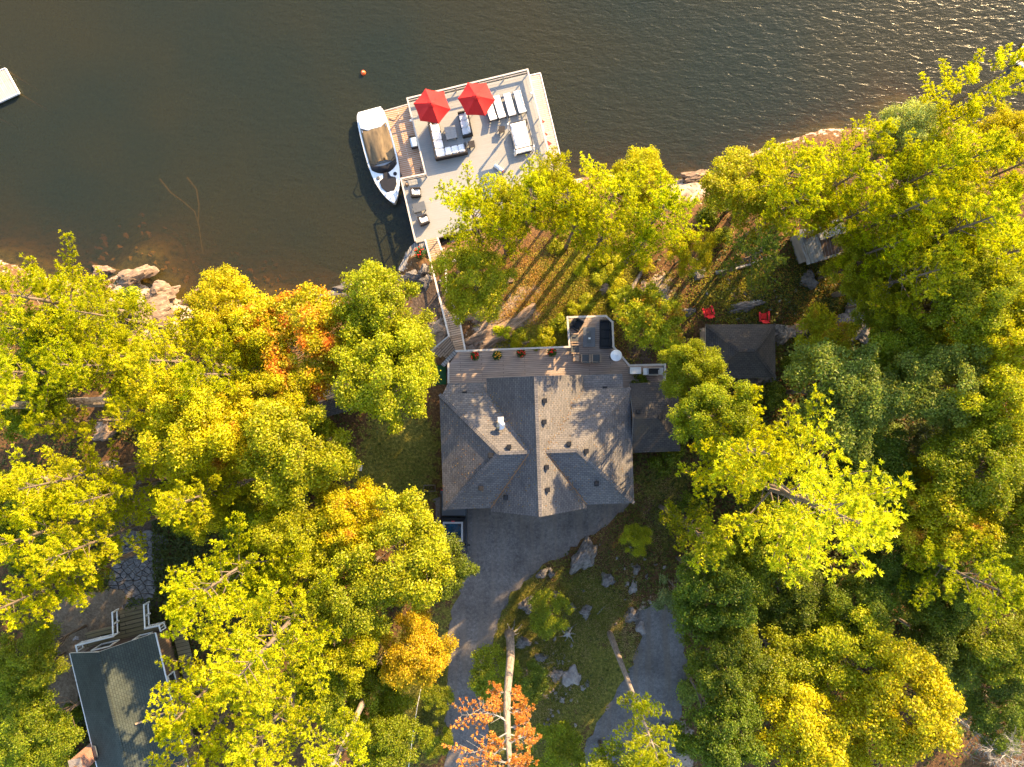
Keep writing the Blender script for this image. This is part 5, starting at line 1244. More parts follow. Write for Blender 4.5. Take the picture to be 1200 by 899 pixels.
# ------------------------------------------------------------------ rocks
def rock(px, py, rx, ry, hgt, mt, label, seed, rz=None, name='boulder', group=None, cat='boulder', sub=4, sink=.35, rough_=.28):
    p = G(px, py); r = np.random.default_rng(seed); s = (HC - p.z) / F
    if p.z < WATER: p.z = WATER - .15
    bm = bmesh.new(); bmesh.ops.create_icosphere(bm, subdivisions=sub, radius=1.0)
    co = np.array([v.co[:] for v in bm.verts]); npl = 26; pl = unit(r.normal(size=(npl, 3)) * np.array([1, 1, .8])); off = r.uniform(.55, .95, npl)
    for n_, o_ in zip(pl, off): dd = co @ n_ - o_; co = co - np.clip(dd, 0, None)[:, None] * n_
    ca, sa = math.cos(seed), math.sin(seed); lay = co[:, 0] * ca * .6 + co[:, 1] * sa * .6 + co[:, 2] * .9
    co = co * (1 + .05 * (np.floor(lay * 5 + .4 * np.sin(co[:, 0] * 4 + seed)) % 2))[:, None]
    az_ = np.arctan2(co[:, 1], co[:, 0]); co[:, :2] *= (1 + .16 * np.sin(az_ * 3 + seed) + .10 * np.sin(az_ * 5 + 2 * seed) + .05 * np.sin(az_ * 11 + seed))[:, None]
    co = co + r.normal(size=co.shape) * (.022 if sub > 2 else .04)
    co = co * np.array([rx * s, ry * s, hgt * .8]) * 1.12
    me = bpy.data.meshes.new(name)
    for v, c in zip(bm.verts, co): v.co = c
    bm.to_mesh(me); bm.free(); me.materials.append(M[mt]); o = bpy.data.objects.new(name, me); C.objects.link(o)
    o.location = (p.x, p.y, p.z + hgt * (1 - sink * 2) * .6); o.rotation_euler = (0, 0, r.uniform(0, 6.28) if rz is None else rz)
    return tag(o, label, cat, group)
RK = [
 (683, 652, 21, 13, 1.1, 'granite', 'largest brown split boulder at the top of the clearing', R(50)),
 (619, 706, 13, 9, .8, 'granite', 'rounded grey boulder beside the driveway edge', R(35)),
 (636, 672, 8, 6, .5, 'granite', 'grey rock just above the rounded driveway boulder', R(50)),
 (646, 672, 5, 6, .45, 'granite', 'small dark rock touching the grey rock by the driveway court', 0),
 (711, 679, 8, 9, .6, 'granite', 'grey boulder right of the largest split boulder', R(30)),
 (669, 712, 7, 6, .5, 'granite', 'light grey rock left of the round black boulder', R(20)),
 (686, 716, 8, 8, .7, 'granite', 'round blackish boulder in the middle of the clearing', 0),
 (651, 696, 4, 5, .3, 'granite', 'small dark rock above the leafy sapling', 0),
 (745, 667, 5, 8, .4, 'granite', 'dark upright rock at the right of the clearing', 0),
 (742, 688, 5, 9, .3, 'stone', 'narrow pale slab below the dark upright rock', R(-20)),
 (741, 720, 9, 10, .4, 'granite', 'flat reddish slab at the head of the side lane', 0),
 (750, 736, 7, 7, .35, 'stone', 'pale broken rock beside the flat reddish slab', 0),
 (671, 792, 11, 12, .5, 'stone', 'pale split boulder in the middle of the rubble', R(30)),
 (651, 791, 9, 9, .4, 'granite', 'dark slab left of the pale split boulder', 0),
 (635, 770, 8, 6, .35, 'granite', 'grey slab by the dying pine sapling', 0),
 (613, 752, 9, 9, .35, 'granite', 'grey slab right of the dying pine roots', 0),
 (156, 326, 26, 12, .9, 'graniteS', 'tan granite hump reaching into the lake, left one', R(28)),
 (188, 347, 27, 14, 1.0, 'graniteS', 'tan granite hump at the lake, right of the first hump', R(15)),
 (182, 372, 30, 20, .7, 'graniteS', 'broad pink granite slab behind the two shore humps', R(20)),
 (150, 386, 20, 24, .6, 'graniteS', 'pink granite slab below the dark shore bush', R(-20)),
 (222, 352, 20, 6, .5, 'graniteS', 'narrow tan ledge slanting into the lake', R(40)),
 (125, 318, 16, 8, .5, 'graniteS', 'low tan rock at the water left of the shore humps', 0),
 (380, 348, 30, 8, .5, 'granite', 'long grey ledge at the water behind the orange maple', R(10)),
 (412, 338, 20, 7, .5, 'granite', 'smooth grey ledge at the water left of the shore oak', R(12)),
 (484, 324, 12, 8, .6, 'granite', 'pale grey shore rock left of the boardwalk', 0),
 (497, 318, 9, 7, .6, 'granite', 'grey shore rock below the red flower tub', R(60)),
 (500, 330, 8, 9, .5, 'granite', 'grey rock between mulch and boardwalk', 0),
 (469, 326, 7, 5, .4, 'granite', 'small grey rock at the tip of the grey gangway', 0),
 (516, 393, 18, 15, .5, 'graniteS', 'flat tan slab left of the boardwalk landing', R(40)),
 (590, 330, 14, 8, .4, 'graniteS', 'sunlit pink ledge right of the round green tree', R(25)),
 (582, 396, 30, 11, .45, 'graniteS', 'long striped granite slab in the sun above the house deck', R(28)),
 (610, 378, 26, 11, .4, 'graniteS', 'sunlit granite slab on the slope above the deck flower pots', R(30)),
 (563, 396, 20, 8, .4, 'graniteS', 'sunlit granite rib right of the boardwalk', R(22)),
 (560, 372, 16, 7, .4, 'graniteS', 'pale granite rib below the round green tree', R(25)),
 (612, 402, 16, 6, .3, 'graniteS', 'small granite slab at the deck edge', R(15)),
 (711, 340, 10, 6, .4, 'graniteS', 'pink rock on the slope above the lounge bay', 0),
 (757, 342, 14, 10, .5, 'graniteS', 'sunlit pinkish rock right of the lounge bay path', R(20)),
 (777, 347, 9, 12, .5, 'granite', 'grey rock right of the pinkish rock', 0),
 (818, 322, 9, 7, .5, 'granite', 'pale blue-grey rock above the left red chair', 0),
 (808, 366, 7, 6, .35, 'granite', 'grey rock left of the left red chair', 0),
 (875, 359, 24, 6, .4, 'granite', 'low grey rock ledge between the two red chairs', R(12)),
 (918, 392, 18, 13, .7, 'granite', 'grey fractured boulder right of the pavilion', R(20)),
 (1000, 380, 22, 30, .9, 'granite', 'big grey outcrop in the east wood', R(10)),
 (946, 330, 14, 12, .5, 'granite', 'grey outcrop below the tin shack', 0),
 (935, 384, 14, 8, .5, 'graniteS', 'sunlit pink rock right of the fractured boulder', R(10)),
 (884, 448, 24, 8, .4, 'granite', 'grey ledge showing below the pavilion eave', 0),
 (814, 208, 22, 9, .6, 'graniteS', 'bare pink shore rock in the gap of the tree line', R(10)),
 (838, 205, 7, 6, .5, 'granite', 'dark block at the water beside the bare pink shore rock', 0),
 (1062, 198, 22, 9, .5, 'graniteS', 'white-pink slab under the cream-green shore tree', R(-30)),
 (125, 466, 12, 7, .4, 'graniteS', 'tan rock on the litter clearing of the west wood', R(20)),
 (124, 508, 15, 9, .5, 'graniteS', 'pale ribbed granite ledge at the head of the shaded earth path', R(25)),
 (88, 590, 8, 8, .4, 'graniteS', 'orange-lit rock in the gap of the western pines', 0),
 (770, 445, 14, 10, .5, 'granite', 'grey rock in the dark soil above the grill', 0),
 (783, 870, 12, 24, .5, 'granite', 'smooth grey slab at the bottom of the side lane', R(8)),
 (90, 747, 5, 4, .25, 'stone', 'single larger cobble at the pebble bed rim', 0),
]
for i, (px, py, rx, ry, h_, mt, lb, rz) in enumerate(RK): rock(px, py, rx, ry, h_, mt, lb, 200 + i, rz)
r = np.random.default_rng(77); k = 0
def scat(n, cx, cy, sx, sy, s0, s1, mt, lb, grp, nm, sub=1):
    for i in range(n):
        px, py = cx + r.normal() * sx, cy + r.normal() * sy; s_ = r.uniform(s0, s1)
        rock(px, py, s_, s_ * r.uniform(.5, 1), .08 + s_ * .04, mt if r.random() < .6 else 'granite', lb, int(r.integers(1e6)), None, nm, grp, 'stone', sub=2)
scat(60, 650, 800, 22, 40, 1.2, 4.2, 'stone', 'small broken stone in the rubble of the clearing', 'rubble stones of the clearing', 'rubble_stone')
scat(22, 735, 680, 22, 30, 1.0, 3.2, 'stone', 'small pale stone on the grass right of the split boulder', 'stones right of the split boulder', 'loose_stone')
scat(16, 486, 326, 11, 9, 2, 4.5, 'granite', 'loose grey shore stone beside the gangway', 'shore stones beside the gangway', 'shore_stone')
scat(20, 900, 350, 40, 14, 1.2, 4, 'stone', 'loose grey stone on the litter between red chairs and tin shack', 'stones between red chairs and tin shack', 'loose_stone')
def bedrock(n, seed):
    rr_ = np.random.default_rng(seed)
    for i in range(n):
        px, py = rr_.uniform(100, 330), 0; c0 = np.interp(px, [100, 165, 210, 330], [318, 300, 330, 335]); py = c0 - abs(rr_.normal()) * 22
        v = P(px, py, WATER); z = gz(v.x, v.y)
        if z > WATER: continue
        s_ = rr_.uniform(1.5, 5.5); o = rock(px, py, s_, s_ * .7, .3, 'granitesub', 'brown boulder under the shallow water off the granite humps', int(rr_.integers(1e6)), None, 'submerged_rock', 'submerged rocks off the granite humps', 'boulder', sub=2)
        o.location.z = min(z + .08, WATER - .32)
bedrock(90, 9)
# sunken branches in the lake
for pts, lb in (([(187, 210), (200, 226), (214, 236), (228, 248), (233, 265), (238, 298)], 'longer dark sunken branch in the western shallows'), ([(219, 208), (230, 222), (233, 240), (232, 262)], 'shorter sunken branch joining the longer one')):
    q = MB(); q.tube([P(a, c, WATER - .75) for a, c in pts], [.08, .07, .06, .05, .045, .035][:len(pts)], 6); tag(q.build('sunken_branch', M['bark'], None), lb, 'branch')

# ------------------------------------------------------------------ dying pine in the clearing, stump, logs
def dying_pine():
    b0 = G(597, 742); t = thing('dying_pine', 'tall dying pine with bare pale trunk and orange dead needles', 'tree', tuple(b0)); r = np.random.default_rng(91)
    H = 23.0; q = MB()
    def tp(z): return np.array([.10 * math.sin(z * .35) , .15 * math.sin(z * .22), z])
    q.tube([tp(z) for z in np.linspace(-.2, H, 20)], [max(.05, .32 * (1 - z / H) ** .5) + (.12 if z < .5 else 0) for z in np.linspace(-.2, H, 20)], 12)
    q.build('trunk', M['palebark'], t, smooth=True)
    q = MB()
    for a in np.linspace(-.1, 1.6, 4):
        L = r.uniform(.6, 1.3); q.tube([(0.2 * math.cos(a), .2 * math.sin(a), .25), (L * .6 * math.cos(a), L * .6 * math.sin(a), .12), (L * math.cos(a + .2), L * math.sin(a + .2), .12)], [.1, .06, .015], 5)
    q.build('root', M['deadwood'], t)
    T = []; D = []
    q = MB()
    specs = [(11.8, 2.9, 1.2), (12.2, 0.2, .9), (13.2, 3.4, .9), (13.8, -.3, 1.7), (14.6, .3, 1.5), (15.2, 3.0, 3.6), (15.8, 2.6, 2.4), (16.2, .1, 1.6), (16.8, -.4, 2.0), (17.3, 3.5, 3.9), (17.8, 3.8, 3.2), (18.2, .4, 1.6), (18.8, 2.8, 1.2), (19.3, -.5, 1.5), (20, 3.3, 1.4), (20.6, 5.0, 1.2), (21.2, 1.0, 1.0), (21.8, 4.0, .9)]
    for (z, az, L) in specs:
        L *= .70; q = MB()
        d = np.array([math.cos(az), math.sin(az), .12]); side = np.array([-d[1], d[0], 0]); p0 = tp(z); pts = [p0 + d * L * s + np.array([0, 0, -.25 * s * s]) + side * .12 * math.sin(s * 5 + z) * L * .5 for s in np.linspace(0, 1, 8)]
        q.tube(pts, [.05, .045, .04, .035, .03, .022, .016, .008], 4, cap=False)
        for k in range(2, 8):
            for sg in (-1, 1):
                td = unit(d * .6 + side * sg * .8 + np.array([0, 0, r.uniform(-.2, .3)])); tl = L * .3 + .15
                e_ = pts[k] + td * tl; q.tube([pts[k], e_], [.014, .005], 3, cap=False)
                if r.random() < .72:
                    for j in range(1, 5): T.append(pts[k] + td * tl * j / 4 + r.normal(size=3) * .06); D.append(unit(td + np.array([0, 0, .4])))
        q.build('limb', M['deadwood'], t)
    T = np.array(T); D = np.array(D); k = 18; n = len(T); dirs = unit(np.repeat(D, k, 0) + r.normal(size=(n * k, 3)) * .6); cen = np.repeat(T, k, 0) + dirs * .1
    me = leaf_mesh('crown', cen, dirs * r.uniform(.05, .10, (n * k, 1)), frame(dirs, r) * .028, M['leaf']); c = bpy.data.objects.new('crown', me); C.objects.link(c); c.parent = t; c.color = (.66, .31, .07, 1)
dying_pine()
p = G(665, 742); t = thing('tree_stump', 'grey uprooted stump with spread roots in the clearing', 'stump', tuple(p)); r = np.random.default_rng(12)
q = MB(); q.lathe([(.24, -.1), (.2, .15), (.17, .32), (.02, .33)], n=10); q.build('stem', M['deadwood'], t)
for a in np.linspace(0, 6.28, 8)[:-1]:
    L = r.uniform(.5, 1.05); q = MB(); q.tube([(0.1 * math.cos(a), .1 * math.sin(a), .2), (L * .5 * math.cos(a + .1), L * .5 * math.sin(a + .1), .16), (L * math.cos(a - .1), L * math.sin(a - .1), .05)], [.1, .06, .02], 5); q.build('root', M['deadwood'], t)
def log(pts, r0, r1, mt, lb, name='fallen_branch', cat='log'):
    w_ = [G(a, c) for a, c in pts]; q = MB(); n = len(w_); q.tube([v + Vector((0, 0, r0 * .7)) for v in w_], [r0 + (r1 - r0) * i / (n - 1) for i in range(n)], 8); tag(q.build(name, M[mt], None, smooth=True), lb, cat)
log([(700, 720), (705, 714), (711, 709)], .05, .02, 'deadwood', 'thin grey stick right of the round blackish boulder')
log([(722, 372), (734, 348), (750, 322), (758, 306)], .20, .10, 'palebark', 'pale trunk lying on the slope right of the lounge bay', 'fallen_log')
log([(838, 320), (858, 316), (880, 310), (902, 300)], .16, .06, 'deadwood', 'grey dead trunk lying above the left red chair', 'fallen_log')
log([(985, 296), (978, 318), (972, 335)], .07, .04, 'bark', 'dark pole leaning below the tin shack', 'wooden_pole')
# low plants of the sunlit slope and clearing as uncountable cover
def in_poly(q, pts):
    w_ = [P2(a, b, 0) for a, b in pts]; ins = np.zeros(len(q), bool); n = len(w_)
    for i in range(n):
        (x0, y0), (x1, y1) = w_[i], w_[(i + 1) % n]
        c_ = ((y0 > q[:, 1]) != (y1 > q[:, 1])) & (q[:, 0] < (x1 - x0) * (q[:, 1] - y0) / ((y1 - y0) or 1e-9) + x0); ins ^= c_
    return ins
def cover(name, blobs, n, size, color, label, seed):
    r = np.random.default_rng(seed); pts = []
    for (cx, cy, rx, ry, wgt) in blobs:
        k = int(n * wgt); u = r.normal(size=(k, 2)) * .5; cl = r.normal(size=(max(4, k // 60), 2)) * .5
        u = np.where(r.random((k, 1)) < .75, cl[r.integers(0, len(cl), k)] + r.normal(size=(k, 2)) * .07, u)
        s = HC / F; pts.append(np.stack([(cx - 600 + u[:, 0] * rx) * s, -(cy - 449.5 + u[:, 1] * ry) * s], 1))
    q = np.concatenate(pts); z = ground_z(q[:, 0], q[:, 1]); ok = (z > WATER + .15) & ~in_poly(q, court) & ~in_poly(q, lane) & ~in_poly(q, [(95, 455), (135, 450), (125, 510), (190, 530), (178, 600), (180, 700), (130, 700), (110, 560), (90, 500)]) & ~in_poly(q, [(70, 700), (140, 690), (150, 705), (120, 745), (95, 790), (92, 840), (60, 850), (45, 790), (52, 735)]); q = q[ok]; z = z[ok]; m_ = len(q)
    cen = np.stack([q[:, 0], q[:, 1], z + r.uniform(.03, .28, m_)], 1); nor = unit(np.array([0, 0, 1.0]) + r.normal(size=(m_, 3)) * .6); ax = frame(nor, r) * (r.uniform(.6, 1.3, (m_, 1)) * size)
    me = leaf_mesh(name, cen, ax, unit(np.cross(nor, ax)) * size * .6, M['leaf']); o = bpy.data.objects.new(name, me); C.objects.link(o); o.color = (*color, 1); tag(o, label, kind='stuff')
cover('low_shrubbery', [(700, 340, 60, 60, .28), (640, 400, 50, 18, .22), (660, 380, 50, 40, .1), (700, 300, 60, 40, .15), (770, 370, 30, 40, .08), (860, 340, 60, 40, .1), (980, 340, 60, 50, .1)], 70000, .05, (.30, .28, .02), 'low leafy cover on the sunlit slope', 3)
cover('meadow_plants', [(640, 760, 70, 120, .35), (690, 700, 80, 70, .25), (600, 720, 20, 120, .15), (470, 560, 60, 60, .1), (760, 620, 60, 50, .15), (500, 830, 30, 90, .15)], 50000, .04, (.14, .15, .02), 'weeds and grass tufts of the clearing', 4)
cover('forest_floor_plants', [(200, 600, 200, 260, .35), (1000, 600, 260, 330, .45), (1050, 350, 200, 120, .15), (80, 820, 120, 80, .1)], 130000, .12, (.085, .10, .018), 'scattered plants of the forest floor', 5)
cover('clearing_litter', [(640, 780, 60, 110, .4), (700, 700, 80, 70, .3), (780, 600, 40, 60, .15), (740, 740, 30, 40, .15)], 16000, .035, (.36, .26, .13), 'dry grass and twigs on the clearing', 8)
cover('needle_litter', [(620, 330, 60, 60, .25), (640, 370, 70, 50, .3), (110, 480, 60, 60, .15), (960, 340, 80, 50, .3)], 26000, .05, (.40, .24, .05), 'orange fallen needles and leaves on the ground', 6)
TREES = [
# ---- west wood, from the shore southwards
('p0', 35, 345, 78, 18, 'L', 'tall yellow-green pine at the left edge nearest the lake shore'),
('p1', 108, 372, 52, 15, 'L', 'rounded lime pine just left of the pink granite shore outcrop'),
('p2', 18, 430, 66, 17, 'L2', 'spreading lime pine at the left edge, one tree back from the shore pine'),
('p3', 92, 428, 52, 16, 'L', 'lime pine between the left edge pines and the orange litter clearing'),
('u0', 146, 358, 24, 3.2, 'G', 'dense dark green bush growing on the pink shore granite'),
('p4', 192, 428, 66, 16, 'L2', 'bright lime pine rising just behind the shore granite'),
('b0', 256, 365, 46, 11, 'Y', 'round yellow broadleaf tree overhanging the lake right of the shore granite'),
('t0', 300, 392, 44, 11, 'Y', 'yellow shoreline tree with a rusty tinge beside the orange maple'),
('p0', 246, 440, 60, 16, 'L', 'lime pine with bare grey limbs standing left of the orange maple'),
('m0', 352, 398, 66, 12, 'Y', 'orange and red turning maple by the shore'),
('b2', 316, 468, 44, 12, 'Y', 'yellow-green broadleaf tree below the orange maple, left of the black shed'),
('b1', 446, 366, 54, 13, 'G2', 'full green oak at the shore left of the boardwalk'),
('b3', 452, 442, 58, 14, 'G2', 'large green oak between the black shed and the house'),
('b0', 478, 412, 32, 10, 'G', 'small green tree tucked beside the foot of the boardwalk'),
('b2', 214, 500, 56, 15, 'Y', 'dense yellow-green broadleaf tree right of the shaded earth path'),
('t0', 268, 508, 46, 13, 'Y', 'rust flecked broadleaf tree in the middle of the west wood'),
('p1', 158, 480, 46, 15, 'L2', 'pale lime pine overhanging the granite ledge of the west wood'),
('b1', 340, 530, 62, 14, 'G2', 'wide green-yellow broadleaf tree left of the shaded lawn'),
('t1', 356, 492, 30, 8, 'G', 'small dark tree with rusty leaves leaning on the black shed'),
('p2', 60, 500, 34, 12, 'L2', 'small lime pine beside the long trunk shadows at the left'),
('p3', 52, 566, 62, 18, 'L2', 'broad lime pine below the two leaning pale trunks'),
('p4', 118, 580, 46, 17, 'L', 'ragged lime pine at the edge of the shaded earth path'),
('p0', 30, 632, 66, 19, 'L', 'yellow-green pine at the left edge above the cottage'),
('p1', 86, 640, 54, 19, 'L2', 'large lime pine left of the flagstone path'),
('p2', 18, 712, 64, 19, 'L', 'tall lime pine at the left edge beside the pebble bed'),
('p3', 62, 690, 34, 14, 'G2', 'green pine bough reaching over the pebble bed'),
('b3', 228, 590, 40, 12, 'Y', 'gold-green tree in the gap right of the shaded earth path'),
('p4', 222, 588, 50, 17, 'L2', 'pale-limbed lime pine spreading over the middle of the west wood'),
('p0', 252, 690, 82, 22, 'L', 'huge lime pine right of the flagstone path'),
('p1', 298, 770, 96, 23, 'L2', 'biggest pale lime pine of the west wood, northeast of the cottage roof'),
('p3', 230, 820, 66, 20, 'L', 'lime pine overhanging the green cottage roof'),
('p2', 320, 858, 78, 20, 'L2', 'lime pine with broad fans at the bottom edge right of the cottage'),
('p4', 222, 890, 60, 18, 'L', 'lime pine at the bottom edge just right of the cottage roof'),
('ptall', 388, 905, 62, 21, 'L2', 'lime pine at the bottom edge on a pale leaning trunk'),
('b1', 348, 628, 48, 13, 'G2', 'green-yellow broadleaf tree south of the shaded lawn'),
('p0', 330, 690, 40, 15, 'L', 'narrow lime pine between the huge pine and the gold-flecked tree'),
('t0', 402, 612, 46, 12, 'Y', 'gold flecked broadleaf tree bordering the lawn'),
('b2', 466, 648, 62, 13, 'G2', 'bright green broadleaf tree left of the parked truck'),
('b0', 514, 668, 40, 10, 'D', 'dark green tree overhanging the driveway by the truck'),
('b3', 408, 700, 52, 13, 'G', 'mid green broadleaf tree left of the golden tree'),
('b1', 484, 766, 42, 11, 'GOLD', 'golden yellow tree standing left of the driveway'),
('b2', 405, 752, 40, 12, 'Y', 'yellow-green tree between the big lime pine and the golden tree'),
('b3', 440, 812, 40, 9, 'G', 'green broadleaf tree below the golden tree by the pale trunk'),
('b0', 452, 870, 44, 10, 'G', 'dark green broadleaf tree at the bottom edge left of the wire line'),
('b3', 40, 862, 46, 9, 'G', 'dark green broadleaf tree in the bottom left corner'),
('b2', 10, 805, 40, 8, 'G', 'green broadleaf tree at the left edge below the pebble bed'),
('b1', 300, 610, 40, 10, 'G', 'dark green tree in the hollow below the wide green-yellow tree'),
('b0', 290, 665, 36, 10, 'G', 'mid green tree peeping out between the two pale lime pines'),
('b2', 20, 470, 44, 10, 'G', 'green broadleaf tree at the left edge under the spreading lime pine'),
('b0', 60, 400, 50, 10, 'G', 'green broadleaf tree filling in under the western shore pines'),
('b3', 170, 455, 44, 9, 'G2', 'green broadleaf tree under the lime pine behind the shore granite'),
('b1', 380, 810, 44, 11, 'G', 'green broadleaf tree under the pines left of the pale leaning trunk'),
('b2', 30, 600, 50, 10, 'G', 'green broadleaf tree under the left edge pines above the cottage'),
('p3', 74, 342, 42, 13, 'L2', 'lime pine filling the shore between the left edge pine and the granite'),
('p1', 10, 385, 46, 15, 'L', 'lime pine at the left edge behind the shore pine'),
('p2', 150, 420, 40, 13, 'L', 'small lime pine below the dark shore bush'),
('b1', 28, 775, 40, 9, 'G', 'green broadleaf tree at the left edge beside the pebble bed'),
('b0', 600, 244, 34, 9, 'G2', 'green broadleaf tree under the pines at the lower platform edge'),
('b2', 650, 232, 34, 9, 'Y', 'yellow-green broadleaf tree under the pines right of the platform'),
# off frame neighbours
('ptall', -66, 585, 80, 21, 'L2', 'pale-trunked lime pine leaning in from beyond the left edge, lower of two'),
('ptall', -80, 480, 80, 21, 'L2', 'pale-trunked lime pine leaning in from beyond the left edge, upper of two'),
# ---- trees between platform and house
('pt0', 556, 246, 56, 14, 'L', 'yellow-lime pine overhanging the platform beside the armchairs'),
('b3', 556, 330, 44, 9, 'G2', 'round green tree beside the boardwalk'),
('pt1', 620, 228, 48, 14, 'L2', 'lime pine overhanging the lower right part of the platform'),
('pt2', 668, 226, 44, 14, 'L', 'lime pine behind the foot of the red pennant line'),
('pt0', 722, 222, 62, 12.5, 'L2', 'large lime pine at the shore right of the platform'),
('pt1', 782, 246, 58, 12.5, 'L', 'bright lime pine with outstretched right boughs at the middle of the shore'),
('pt2', 706, 274, 46, 12, 'L', 'lime pine above the patio lounge bay'),
('t1', 768, 378, 38, 6, 'G2', 'green tree with orange tips right of the patio lounge bay'),
('b1', 812, 432, 34, 12, 'G', 'green broadleaf tree between the grill and the pavilion'),
('b2', 842, 490, 46, 15, 'G', 'green-gold broadleaf tree below the pavilion'),
('s0', 742, 352, 18, 4, 'G', 'small green sapling above the lounge bay'),
('pt2', 592, 266, 40, 12, 'L', 'lime pine between the round green tree and the shore pines'),
('p4', 648, 196, 32, 12, 'L', 'small lime pine tip poking over the lower right platform corner'),
('b1', 752, 212, 36, 10, 'Y', 'yellow broadleaf tree at the water right of the platform'),
('pt0', 756, 284, 40, 11, 'L', 'low lime pine above the pinkish rock'),
('pt1', 676, 258, 40, 12, 'L', 'lime pine above the long trunk shadows'),
('b2', 812, 294, 26, 7, 'Y', 'small yellow tree left of the blue-green pine'),
# ---- east wood
('b0', 884, 222, 52, 9, 'Y', 'dark-centred yellow-green broadleaf tree at the shore above the blue-green pine'),
('pt2', 934, 194, 62, 15, 'L2', 'lime pine with a jagged top on the open shore'),
('pt0', 996, 208, 50, 14, 'L', 'lime pine right of the jagged shore pine'),
('b1', 1064, 160, 40, 10, 'PALE', 'cream-green broadleaf tree on the shore'),
('p2', 1020, 166, 40, 12, 'L', 'small lime pine left of the cream-green shore tree'),
('p0', 1162, 96, 56, 18, 'L2', 'lime pine reaching over the lake in the top right corner'),
('p3', 1130, 190, 66, 18, 'L2', 'broad lime pine right of the cream-green shore tree'),
('p1', 1190, 200, 60, 18, 'L', 'lime pine at the right edge below the corner pine'),
('p2', 1068, 238, 58, 17, 'L', 'lime pine below the granite gap of the east shore'),
('pt1', 892, 298, 46, 11, 'B', 'blue-green pine above the red chairs'),
('pt1', 938, 236, 42, 14, 'L2', 'lime pine overhanging the tin-roofed shack'),
('pt2', 1012, 244, 42, 14, 'L', 'lime pine on the right side of the tin-roofed shack'),
('b2', 1010, 308, 36, 9, 'G2', 'green broadleaf tree below the tin-roofed shack'),
('p1', 1132, 262, 68, 18, 'L2', 'wide lime pine in the upper middle of the east wood'),
('p2', 1190, 300, 60, 18, 'L', 'lime pine at the right edge of the upper east wood'),
('p4', 1078, 318, 60, 16, 'G2', 'green pine right of the litter clearing'),
('b3', 1146, 350, 54, 14, 'G', 'green broadleaf tree behind the green pine of the upper east wood'),
('b0', 1190, 390, 50, 14, 'Y', 'yellow-green broadleaf tree at the right edge halfway down'),
('t1', 966, 402, 38, 6, 'G2', 'low green tree with golden flecks right of the pavilion'),
('b1', 996, 462, 64, 13, 'B', 'blue-green broadleaf tree below the grey outcrop'),
('b2', 1058, 420, 46, 11, 'G', 'green broadleaf tree right of the grey outcrop'),
('b3', 1112, 452, 56, 13, 'B', 'dark blue-green broadleaf tree in the middle of the east wood'),
('b0', 1168, 470, 52, 14, 'G2', 'green broadleaf tree right of the dark blue-green tree'),
('p0', 890, 530, 76, 20, 'L', 'lime pine touching the upper left of the great lime pine'),
('pbig', 966, 604, 142, 24, 'L2', 'great lime pine with long star-like boughs, largest tree of the east wood'),
('p2', 820, 632, 46, 16, 'G', 'shaded green pine at the left flank of the great lime pine'),
('d1', 1086, 522, 38, 10, 'GG', 'half-dead grey twiggy tree right of the great lime pine'),
('t1', 1076, 570, 40, 9, 'Y', 'small gold-brown tree behind the great lime pine'),
('b3', 1148, 550, 56, 14, 'G', 'green broadleaf tree at the right behind the great lime pine'),
('t0', 1110, 610, 54, 13, 'Y', 'golden-green broadleaf tree right of the great lime pine'),
('p1', 1142, 676, 66, 18, 'G2', 'green pine with drooping fans near the lower right edge'),
('b1', 1186, 630, 46, 13, 'G', 'green broadleaf tree at the right edge above the drooping green pine'),
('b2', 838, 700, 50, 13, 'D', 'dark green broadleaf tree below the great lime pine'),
('s1', 800, 700, 30, 6, 'GG', 'scrubby grey-green tree beside the side lane'),
('b0', 916, 786, 54, 11, 'G', 'fresh green broadleaf tree in the lower east wood'),
('b3', 850, 778, 46, 13, 'D', 'dark green broadleaf tree left of the fresh green tree'),
('b0', 848, 858, 50, 13, 'D', 'dark green broadleaf tree at the bottom edge right of the leaning pine'),
('b2', 1000, 770, 56, 12, 'G2', 'green broadleaf tree with sunlit crown right of the fresh green tree'),
('b1', 952, 872, 66, 13, 'Y', 'bright yellow-green broadleaf tree at the bottom edge'),
('b3', 1066, 830, 66, 14, 'Y', 'large yellow-green broadleaf tree near the bottom right'),
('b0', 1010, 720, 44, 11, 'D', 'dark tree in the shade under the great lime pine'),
('b2', 1110, 760, 50, 9, 'D', 'dark green tree right of the large yellow-green tree'),
('b1', 1180, 752, 52, 10, 'G', 'mid green broadleaf tree at the right edge below the drooping pine'),
('b3', 1176, 826, 46, 8, 'D', 'dark green broadleaf tree at the right edge above the bare tree'),
('d0', 1160, 872, 42, 10, 'GG', 'bare grey dead tree in the bottom right corner'),
('ptall', 764, 868, 48, 21, 'G2', 'blue-green pine on a bare leaning trunk beside the side lane'),
('b1', 1240, 560, 60, 14, 'G', 'green broadleaf tree beyond the right edge'),
('b2', 720, 940, 60, 10, 'G', 'green broadleaf tree just below the bottom edge by the side lane'),
('b2', 1100, 250, 50, 11, 'G2', 'green broadleaf tree under the wide upper pines of the east wood'),
('b0', 1160, 300, 50, 11, 'G2', 'green broadleaf tree under the right edge pines of the east wood'),
('b1', 1100, 200, 44, 10, 'Y', 'yellow-green broadleaf tree under the broad pine by the cream-green tree'),
('b3', 960, 230, 40, 9, 'Y', 'yellow-green broadleaf tree under the jagged shore pine'),
('b2', 1040, 350, 40, 8, 'G', 'dark green tree between the grey outcrop and the green pine'),
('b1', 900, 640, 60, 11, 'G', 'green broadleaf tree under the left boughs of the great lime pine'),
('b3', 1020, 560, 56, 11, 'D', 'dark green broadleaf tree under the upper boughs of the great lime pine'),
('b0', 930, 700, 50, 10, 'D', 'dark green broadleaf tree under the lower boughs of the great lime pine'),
('b2', 1060, 650, 50, 10, 'D', 'dark green broadleaf tree between the great lime pine and the drooping green pine'),
